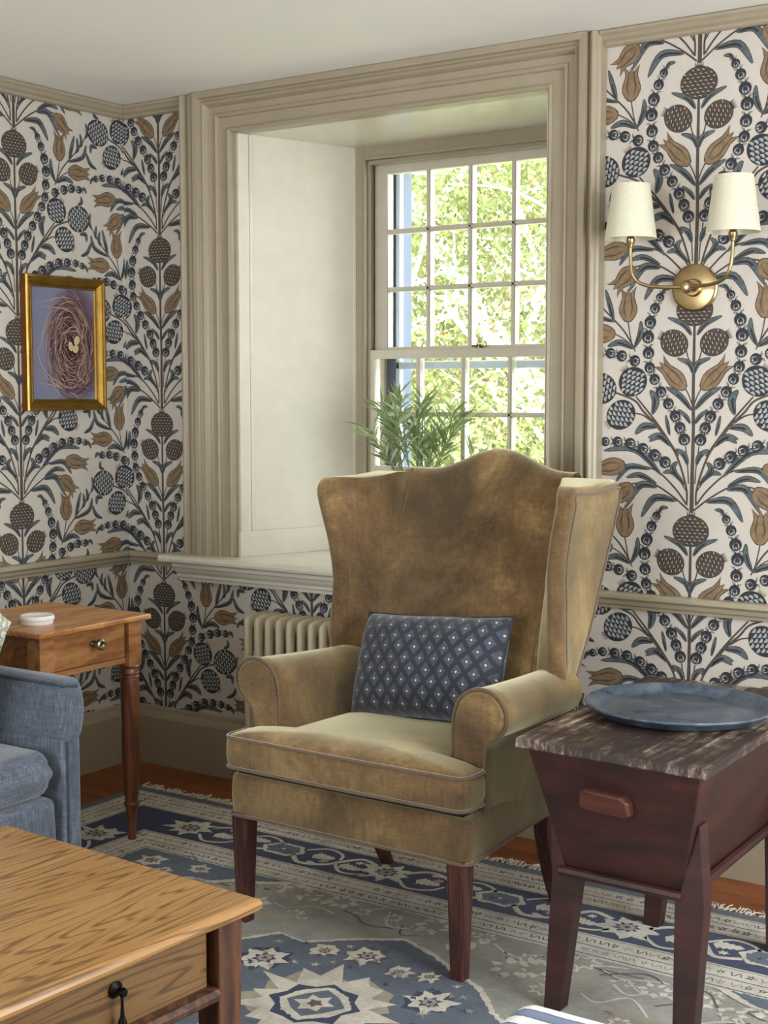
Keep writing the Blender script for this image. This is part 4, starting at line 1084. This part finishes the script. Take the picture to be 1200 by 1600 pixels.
rrect_(.158, NV_, 3); rrect_(.333, CR_, 4); sq_ring(.340, .003, IK_, 5); sq_ring(.395, .004, IK_, 5); sq_ring(.445, .004, NV_, 5); rrect_(.460, GB_, 6)
rnd = random.Random(5)
def jag(c, r0, r1, n, rot=0, j=.12, sx=1, sy=1):
    out = []
    for k in range(2*n):
        a = rot+PI*k/n; r = (r1 if k % 2 == 0 else r0)*(1+rnd.uniform(-j, j)); out.append((c[0]+r*math.cos(a)*sx, c[1]+r*math.sin(a)*sy))
    return out
def crinkle(poly, amp=.003, step=.008):
    out = []; n = len(poly)
    for i in range(n):
        a, b = poly[i], poly[(i+1) % n]; L = math.hypot(b[0]-a[0], b[1]-a[1]); k = max(1, int(L/step))
        for j in range(k): t = j/k; out.append((lerp(a[0], b[0], t)+rnd.uniform(-amp, amp), lerp(a[1], b[1], t)+rnd.uniform(-amp, amp)))
    return out
def flower(c, r, ly_, cols=(CR_, TN_, NV_), n=7, rot=0, sx=1, sy=1):
    ly = ly_
    rp(crinkle(jag(c, r*.66, r, n, rot, .2, sx, sy), .0025), cols[0], ly); rp(jag(c, r*.30, r*.46, n, rot+.2, .1, sx, sy), cols[2], ly+1)
    rp(jag(c, r*.22, r*.32, n, rot, .1, sx, sy), cols[1], ly+2); rp(jag(c, r*.08, r*.14, 5, rot, .1), cols[2], ly+3)
def vine(pts, w, m, ly):
    p = [(v.x, v.y) for v in catmull([(a, b, 0) for a, b in pts], 6)]
    for q in strip(p, lambda t: w): rp(q, m, ly)
def fleaf(a, b, w, m, ly):
    A, B = Vector(a), Vector(b); d = B-A; q = Vector((-d.y, d.x)).normalized()*w
    P = [A]
    for t in (.2, .4, .6, .8): P += [A+d*t+q*(1.15-t*.7), A+d*(t+.07)+q*(.7-t*.4)]
    P.append(B)
    for t in (.8, .6, .4, .2): P += [A+d*(t+.07)-q*(.7-t*.4), A+d*t-q*(1.15-t*.7)]
    rp([tuple(v) for v in P], m, ly)
# border runs: map (s along, t across from outer edge) to rug
sides = [(lambda s, t: (RX0+s, RY1-t), RX1-RX0), (lambda s, t: (RX0+t, RY1-s), RY1-RY0), (lambda s, t: (RX0+s, RY0+t), RX1-RX0), (lambda s, t: (RX1-t, RY1-s), RY1-RY0)]
for F_, LEN in sides:
    s = .44-.0; k = 0; mid = .245
    while s < LEN-.40:
        c = F_(s, mid)
        if k % 2 == 0:
            flower(c, .072, 7, n=9, sx=1.15)
        else:
            hx = [(s-.075, mid), (s-.04, mid-.045), (s+.04, mid-.045), (s+.075, mid), (s+.04, mid+.045), (s-.04, mid+.045)]
            rp(crinkle([F_(a, b) for a, b in hx], .003), CR_, 7)
            hx = [(s-.058, mid), (s-.034, mid-.034), (s+.034, mid-.034), (s+.058, mid), (s+.034, mid+.034), (s-.034, mid+.034)]
            rp(crinkle([F_(a, b) for a, b in hx], .003), MD_, 8)
            for q in (-.02, 0, .02): rp(jag(F_(s+q, mid+rnd.uniform(-.012, .012)), .004, .011, 4), NV_, 9)
            rp(jag(F_(s, mid), .004, .008, 4), CR_, 10)
        nx = s+.352; sg = 1 if k % 2 else -1
        if nx < LEN-.35:
            vine([F_(s+.05, mid+.02*sg), F_(s+.10, mid+.065*sg), F_(s+.17, mid+.045*sg), F_(s+.20, mid), F_(s+.24, mid-.05*sg), F_(s+.30, mid-.03*sg)], .0075, CR_, 7)
            vine([F_(s+.06, mid-.03*sg), F_(s+.11, mid-.070*sg), F_(s+.17, mid-.050*sg), F_(s+.19, mid-.01*sg)], .005, CR_, 7)
            vine([F_(s+.19, mid+.015*sg), F_(s+.24, mid+.065*sg), F_(s+.29, mid+.06*sg), F_(s+.32, mid+.035*sg)], .005, CR_, 7)
            fleaf(F_(s+.10, mid-.005*sg), F_(s+.175, mid-.008*sg), .027, CR_, 8); fleaf(F_(s+.21, mid+.02*sg), F_(s+.285, mid+.028*sg), .025, CR_, 8)
            rp(jag(F_(s+.155, mid+.02*sg), .010, .018, 6), TN_, 9); rp(jag(F_(s+.25, mid-.02*sg), .008, .016, 6), CR_, 8)
            fleaf(F_(s+.115, mid+.045*sg), F_(s+.16, mid+.055*sg), .010, CR_, 8)
        s = nx; k += 1; JIT[0] = 0
    for (t0, t1) in ((.045, .090), (.098, .148), (.345, .392), (.400, .443)):
        s = t0; tm = (t0+t1)/2
        while s < LEN-t0:
            m_ = rnd.choice((IK_, TN_, GB_, MD_)); h = (t1-t0)*.32
            if rnd.random() < .5: rp(jag(F_(s, tm), h*.4, h*.95, 5, rnd.random(), .3), m_, 7); rp(jag(F_(s, tm), h*.15, h*.35, 4), CR_, 8)
            else: vine([F_(s-.012, tm-h*.7), F_(s-.004, tm+h*.6), F_(s+.008, tm-h*.5), F_(s+.016, tm+h*.6)], .0018, m_, 7)
            s += rnd.uniform(.026, .036)
# field: centre star medallion
MC = (1.775, -1.286); JIT[0] = 12
out = [(-.47, -.03), (-.43, .13), (-.36, .17), (-.30, .265), (-.22, .25), (-.13, .33), (-.03, .395), (.08, .35), (.16, .30), (.25, .255), (.33, .17), (.42, .10), (.47, .0)]
med = [(MC[0]+a, MC[1]+b) for a, b in out]+[(MC[0]+a, MC[1]-b) for a, b in out[::-1][1:-1]]
med2 = [(MC[0]+(a-MC[0])*1.035, MC[1]+(b-MC[1])*1.035) for a, b in med]
rp(crinkle(med2), CR_, 8); rp(crinkle(med), MD_, 9)
rp(jag(MC, .125, .185, 14, .1, .18), CR_, 11); rp(jag(MC, .14, .16, 12, .3, .2), TN_, 10)
rp(jag(MC, .085, .105, 8, .2, .05), NV_, 12); rp(crinkle(jag(MC, .075, .085, 4, .2, .0)), CR_, 13); rp(jag(MC, .055, .068, 4, .2, .05), MD_, 14); rp(jag(MC, .026, .046, 6, .2, .15), CR_, 15); rp(jag(MC, .012, .02, 5), IK_, 16)
for (dx, dy, r) in ((-.24, .13, .065), (-.05, .27, .055), (.20, .14, .060), (.06, .235, .035), (-.35, .0, .05), (.34, .02, .055), (-.24, -.14, .06), (.22, -.15, .06), (0, -.26, .055), (-.15, .24, .04), (.13, .25, .03)):
    c = (MC[0]+dx, MC[1]+dy); rp(jag(c, r*.8, r*1.08, 8, dx*9, .1), NV_ if r > .055 else IK_, 10); flower(c, r, 11, (CR_, TN_, NV_ if r > .05 else IK_), 7, dx*7)
for k in range(90):
    JIT[0] = 12+k*.03; a = rnd.uniform(0, 2*PI); r_ = rnd.uniform(.2, .36); c = (MC[0]+r_*1.15*math.cos(a), MC[1]+r_*.85*math.sin(a)); rp(crinkle(jag(c, .004, rnd.uniform(.009, .02), 5, a, .3), .0015), rnd.choice((CR_, TN_, SL_, NV_)), 10)
def field_motif(c, r, kind):
    if kind == 0: rp(crinkle(jag(c, r*.6, r, 7, rnd.random(), .15)), CR_, 7); rp(jag(c, r*.4, r*.7, 7, rnd.random(), .2), GB_, 8); rp(jag(c, r*.15, r*.3, 5), TN_, 9)
    elif kind == 1: rp(jag(c, r*.3, r*.42, 4, 0, .05), NV_, 7); rp(jag(c, r*.10, r*.18, 4, 0, .05), GB_, 8)
    else: rp(crinkle(jag(c, r*.5, r, 6, rnd.random(), .2, 1.4, .7)), TN_, 7); rp(jag(c, r*.3, r*.6, 6, rnd.random(), .2, 1.3, .7), GB_, 8)
for k in range(700):
    x = rnd.uniform(RX0+.50, RX1-.50); y = RY1-.49-(RY1-RY0-1.0)*rnd.random()**1.6
    if math.hypot((x-MC[0])/.56, (y-MC[1])/.44) < 1: continue
    JIT[0] = (k % 80)*.12
    field_motif((x, y), rnd.uniform(.02, .06), rnd.choice((0, 0, 0, 2, 2, 2, 1 if k % 3 == 0 else 2)))
for k in range(300):
    x = rnd.uniform(RX0+.5, RX1-.66); y = RY1-.50-(RY1-RY0-1.1)*rnd.random()**1.6
    if math.hypot((x-MC[0])/.60, (y-MC[1])/.48) < 1: continue
    JIT[0] = (k % 60)*.11+.05
    vine([(x, y), (x+.05, y+rnd.uniform(-.05, .05)), (x+.10, y+rnd.uniform(-.06, .06)), (x+.17, y+rnd.uniform(-.04, .04))], .0028, rnd.choice((IK_, TN_, CR_)), 7)
JIT[0] = 12
# stepped corner spandrels
for (cx, cy, sx, sy) in ((RX0+.46, RY1-.46, 1, -1), (RX1-.46, RY1-.46, -1, -1), (RX0+.46, RY0+.46, 1, 1), (RX1-.46, RY0+.46, -1, 1)):
    P = [(0, 0), (.52, 0), (.44, .05), (.40, .05), (.34, .11), (.28, .11), (.20, .18), (.14, .18), (.10, .26), (.05, .30), (0, .36)]
    rp(crinkle([(cx+sx*a*1.04, cy+sy*b*1.04) for a, b in P]), CR_, 9); rp(crinkle([(cx+sx*a*.97, cy+sy*b*.97) for a, b in P]), MD_, 10)
    for (a, b, r) in ((.09, .07, .05), (.25, .05, .035), (.07, .20, .035), (.17, .11, .025)): flower((cx+sx*a, cy+sy*b), r, 11, (CR_, TN_, NV_), 6, a*20)
rug = RG.build('rug', rugs, fix=False); tag(rug, 'blue, grey and cream patterned oriental rug with navy border under the furniture', 'rug')
m = MB(); rnd = random.Random(9); x = RX0+.004
while x < RX1:
    n = rnd.choice((2, 3, 3)); L = rnd.uniform(.025, .060)*(1.0 if rnd.random() > .25 else .6)
    for k in range(n):
        a = rnd.uniform(-.6, .6); b = a+rnd.uniform(-.9, .9); z1 = rnd.uniform(.003, .012)
        p = [(x, RY1-.002, .003), (x+L*.4*math.sin(a), RY1+L*.4*math.cos(a), z1), (x+L*.4*math.sin(a)+L*.5*math.sin(b), RY1+L*.4*math.cos(a)+L*.5*abs(math.cos(b)), rnd.uniform(.002, .01))]
        m.tube(catmull(p, 3), .0016, 5)
    x += rnd.uniform(.006, .016)
m.build('fringe', simple('rug_fringe_cotton', '#d8d0bd', .9), rug)

# ------------------------------------------------------------------ potted plant on the window stool
PP = empty('potted_plant', (1.035, .285, .757), 0, 'spiky-leaved green plant in a pale pot on the window stool, behind the wing chair', 'plant')
m = MB(); m.lathe([(0, 0), (.050, 0), (.066, .11), (.070, .112), (.070, .125), (.064, .125), (.062, .112), (0, .108)], n=32); m.build('pot', M['white'], PP)
m = MB(); rnd = random.Random(21); lm = MB()
for k in range(26):
    a = rnd.uniform(0, 2*PI); tilt = rnd.uniform(.05, .55); L = rnd.uniform(.22, .46)
    base = Vector((rnd.uniform(-.03, .03), rnd.uniform(-.03, .03), .11)); pts = []
    for t in (0, .3, .6, .85, 1): r = L*t*math.sin(tilt*(.6+.5*t)); pts.append(base+Vector((r*math.cos(a), r*math.sin(a), L*t*math.cos(tilt*(.6+.6*t)))))
    pts = catmull(pts, 3); m.tube(pts, .0018, 5)
    for i, p in enumerate(pts):
        if i < len(pts)*.45: continue
        for q in range(3):
            b = rnd.uniform(0, 2*PI); up = (pts[min(i+1, len(pts)-1)]-pts[i-1]).normalized(); d = (up*.75+Vector((math.cos(b), math.sin(b), rnd.uniform(-.1, .35)))*.75).normalized(); ln = rnd.uniform(.055, .105)
            s = d.cross(Vector((rnd.uniform(-1, 1), rnd.uniform(-1, 1), .6))).normalized()*rnd.uniform(.0035, .0058)
            mid = p+d*ln*.45; tip = p+d*ln+Vector((0, 0, -.010)); o_ = len(lm.v)
            lm.add([p, mid+s, tip, mid-s, mid+Vector((0, 0, .0015))], [(0, 1, 4), (1, 2, 4), (2, 3, 4), (3, 0, 4)], 0 if rnd.random() < .7 else 1)
m.build('stems', simple('plant_stem', '#7d8a5a', .6), PP)
def leafmat(name, c, tr=.35):
    t = NT(name); n = t.noise(t.coord(), 40, 2); t.col(t.mix(n, c, t.mix(0, c, c))); t.set(Roughness=.45)
    d = t.n('ShaderNodeBsdfTranslucent'); d.inputs[0].default_value = hexc(c); mx = t.n('ShaderNodeMixShader'); mx.inputs[0].default_value = tr
    t.l(t.b.outputs[0], mx.inputs[1]); t.l(d.outputs[0], mx.inputs[2]); t.l(mx.outputs[0], t.out.inputs[0]); return t.mat
lf = lm.build('leaves', [leafmat('plant_leaf', '#7f9260'), leafmat('plant_leaf_pale', '#b3bf95')], PP, fix=False)

# ------------------------------------------------------------------ outside
def ground():
    t = NT('sunlit_grass'); n = t.noise(t.coord(), 3, 8, .7); t.col(t.ramp(n, [(.3, '#8a9168'), (.6, '#acb08c'), (.8, '#c4c4a8')])); t.set(Roughness=.9); return t.mat
m = MB(); m.box(-60, 40, .62, 90, -.5, -.35); tag(m.build('ground', ground()), 'sunlit lawn outside the window', kind='structure')
LM = [leafmat('leaf_yellow_green', '#81884a', .5), leafmat('leaf_green', '#6b7848', .5), leafmat('leaf_pale', '#9a9f70', .5), leafmat('leaf_rust', '#94704a', .5)]
bark = simple('pale_bark', '#e4e0d6', .8, var=.25, scale=8)
def tree(name, label, base, h, crown, nleaf, seed, lean=(0, 0), rust=.12, lsize=.075, nb=16):
    T = empty(name, base, 0, label, 'tree', 'trees outside the window'); rnd = random.Random(seed); m = MB()
    top = Vector((lean[0], lean[1], h*.8)); tr = catmull([(0, 0, 0), (lean[0]*.2+.1, lean[1]*.3, h*.25), (lean[0]*.5-.1, lean[1]*.5, h*.5), tuple(top)], 5)
    m.tube(tr, .1, 10, rs=[lerp(.13, .04, i/(len(tr)-1)) for i in range(len(tr))]); m.build('trunk', bark, T)
    cx, cy, cz = crown[0]; rx_, ry_, rz_ = crown[1]; ends = []
    for k in range(nb):
        p0 = tr[rnd.randrange(int(len(tr)*.2), len(tr))]; a = rnd.uniform(0, 2*PI); L = rnd.uniform(.6, 1.0)
        e = Vector((cx+rx_*.9*math.cos(a)*rnd.random()**.4, cy+ry_*.9*math.sin(a)*rnd.random()**.4, cz+rz_*rnd.uniform(-.9, .8)))
        mid = (p0+e)/2+Vector((rnd.uniform(-.3, .3), rnd.uniform(-.3, .3), rnd.uniform(-.1, .4)))
        q = catmull([p0, mid, e], 6); b = MB(); b.tube(q, .03, 6, rs=[lerp(.036, .008, i/(len(q)-1)) for i in range(len(q))])
        for z in range(4):
            i = rnd.randrange(3, len(q)); e2 = q[i]+Vector((rnd.uniform(-.7, .7), rnd.uniform(-.7, .7), rnd.uniform(-.3, .6)))
            b.tube(catmull([q[i], (q[i]+e2)/2+Vector((0, 0, rnd.uniform(-.12, .12))), e2], 4), .01, 5, rs=[lerp(.014, .004, j/8) for j in range(9)])
        b.build('branch', bark, T)
    lv = MB()
    clumps = [Vector((cx+rx_*rnd.uniform(-1, 1), cy+ry_*rnd.uniform(-1, 1), cz+rz_*rnd.uniform(-1, 1))) for _ in range(90)]
    cm = [3 if rnd.random() < rust else rnd.choice((0, 0, 1, 1, 2)) for _ in clumps]
    for k in range(nleaf):
        j = rnd.randrange(len(clumps)); c = clumps[j]+Vector((rnd.gauss(0, .30), rnd.gauss(0, .30), rnd.gauss(0, .30)))
        d = Vector((rnd.gauss(0, 1), rnd.gauss(0, 1), rnd.gauss(-.6, 1))).normalized(); s = d.cross(Vector((rnd.gauss(0, 1), rnd.gauss(0, 1), rnd.gauss(0, 1)))).normalized()
        l = lsize*rnd.uniform(.6, 1.3); s *= l*.28
        lv.add([c, c+d*l*.5+s, c+d*l, c+d*l*.5-s], [(0, 1, 2, 3)], cm[j] if rnd.random() < .7 else rnd.randrange(3))
    lv.build('foliage', LM, T, fix=False)
tree('garden_tree', 'pale-barked leafy tree outside the window, nearest the glass', (-.15, 4.6, -.35), 4.6, ((-1.2, .1, 2.4), (1.3, .8, 2.0)), 40000, 3, (-2.6, .9), .07, .050, 18)
tree('garden_tree', 'yellow-green tree behind the nearest garden tree', (-3.0, 7.4, -.35), 5.5, ((0, 0, 2.9), (1.9, 1.1, 2.3)), 56000, 4, (.4, .0), .10, .070, 16)
tree('garden_tree', 'rust-flecked tree at the left of the window view', (-4.9, 11.2, -.35), 6.0, ((0, 0, 3.0), (2.6, 1.3, 2.9)), 52000, 5, (-.3, .2), .16, .11, 12)
tree('garden_tree', 'green tree seen at the right of the window view', (.6, 10.2, -.35), 6.5, ((0, 0, 3.3), (2.2, 1.2, 2.6)), 12000, 6, (.2, .2), .10, .14, 12)

# ------------------------------------------------------------------ light
W = bpy.data.worlds.new('sky'); SC.world = W; W.use_nodes = True
bg = W.node_tree.nodes['Background']; bg.inputs['Color'].default_value = (.90, .95, 1.0, 1); bg.inputs['Strength'].default_value = 10
sd = bpy.data.lights.new('sun', 'SUN'); sd.energy = 5; sd.angle = .01; sd.color = (1, .95, .85); so = bpy.data.objects.new('sun', sd); COL.objects.link(so)
so.rotation_euler = Vector((.35, -.75, .95)).to_track_quat('Z', 'Y').to_euler()
def area(name, loc, rot, sx, sy, e, col=(1, 1, 1)):
    l = bpy.data.lights.new(name, 'AREA'); l.shape = 'RECTANGLE'; l.size = sx; l.size_y = sy; l.energy = e; l.color = col
    o = bpy.data.objects.new(name, l); COL.objects.link(o); o.location = loc; o.rotation_euler = rot; return o
p = area('right_window_portal', (XR+.05, -1.4, 1.25), (0, math.radians(90), 0), 1.6, 1.4, 1); p.data.cycles.is_portal = True
p = area('front_window_portal', (1.6, YF-.05, 1.225), (math.radians(90), 0, 0), 1.6, 1.55, 1); p.data.cycles.is_portal = True
p = area('window_portal', (1.09, .66, 1.45), (math.radians(-90), 0, 0), .95, 1.45, 1); p.data.cycles.is_portal = True

# ------------------------------------------------------------------ camera
cam = bpy.data.cameras.new('camera'); cam.sensor_fit = 'VERTICAL'; cam.sensor_height = 24; cam.lens = 2190/1600*24
co = bpy.data.objects.new('camera', cam); COL.objects.link(co); co.location = (3.504, -3.595, 1.30)
co.rotation_euler = (math.radians(90)-math.atan(185/2190), 0, math.radians(33.9)); cam.clip_start = .05; SC.camera = co
SC.view_settings.view_transform = 'Standard'; SC.view_settings.look = 'None'; SC.view_settings.exposure = .27; SC.view_settings.gamma = 1
SC.view_settings.use_curve_mapping = False
SC.cycles.max_bounces = 8; SC.cycles.diffuse_bounces = 5; SC.cycles.transparent_max_bounces = 24; SC.cycles.use_denoising = True
SC.cycles.sample_clamp_indirect = 6
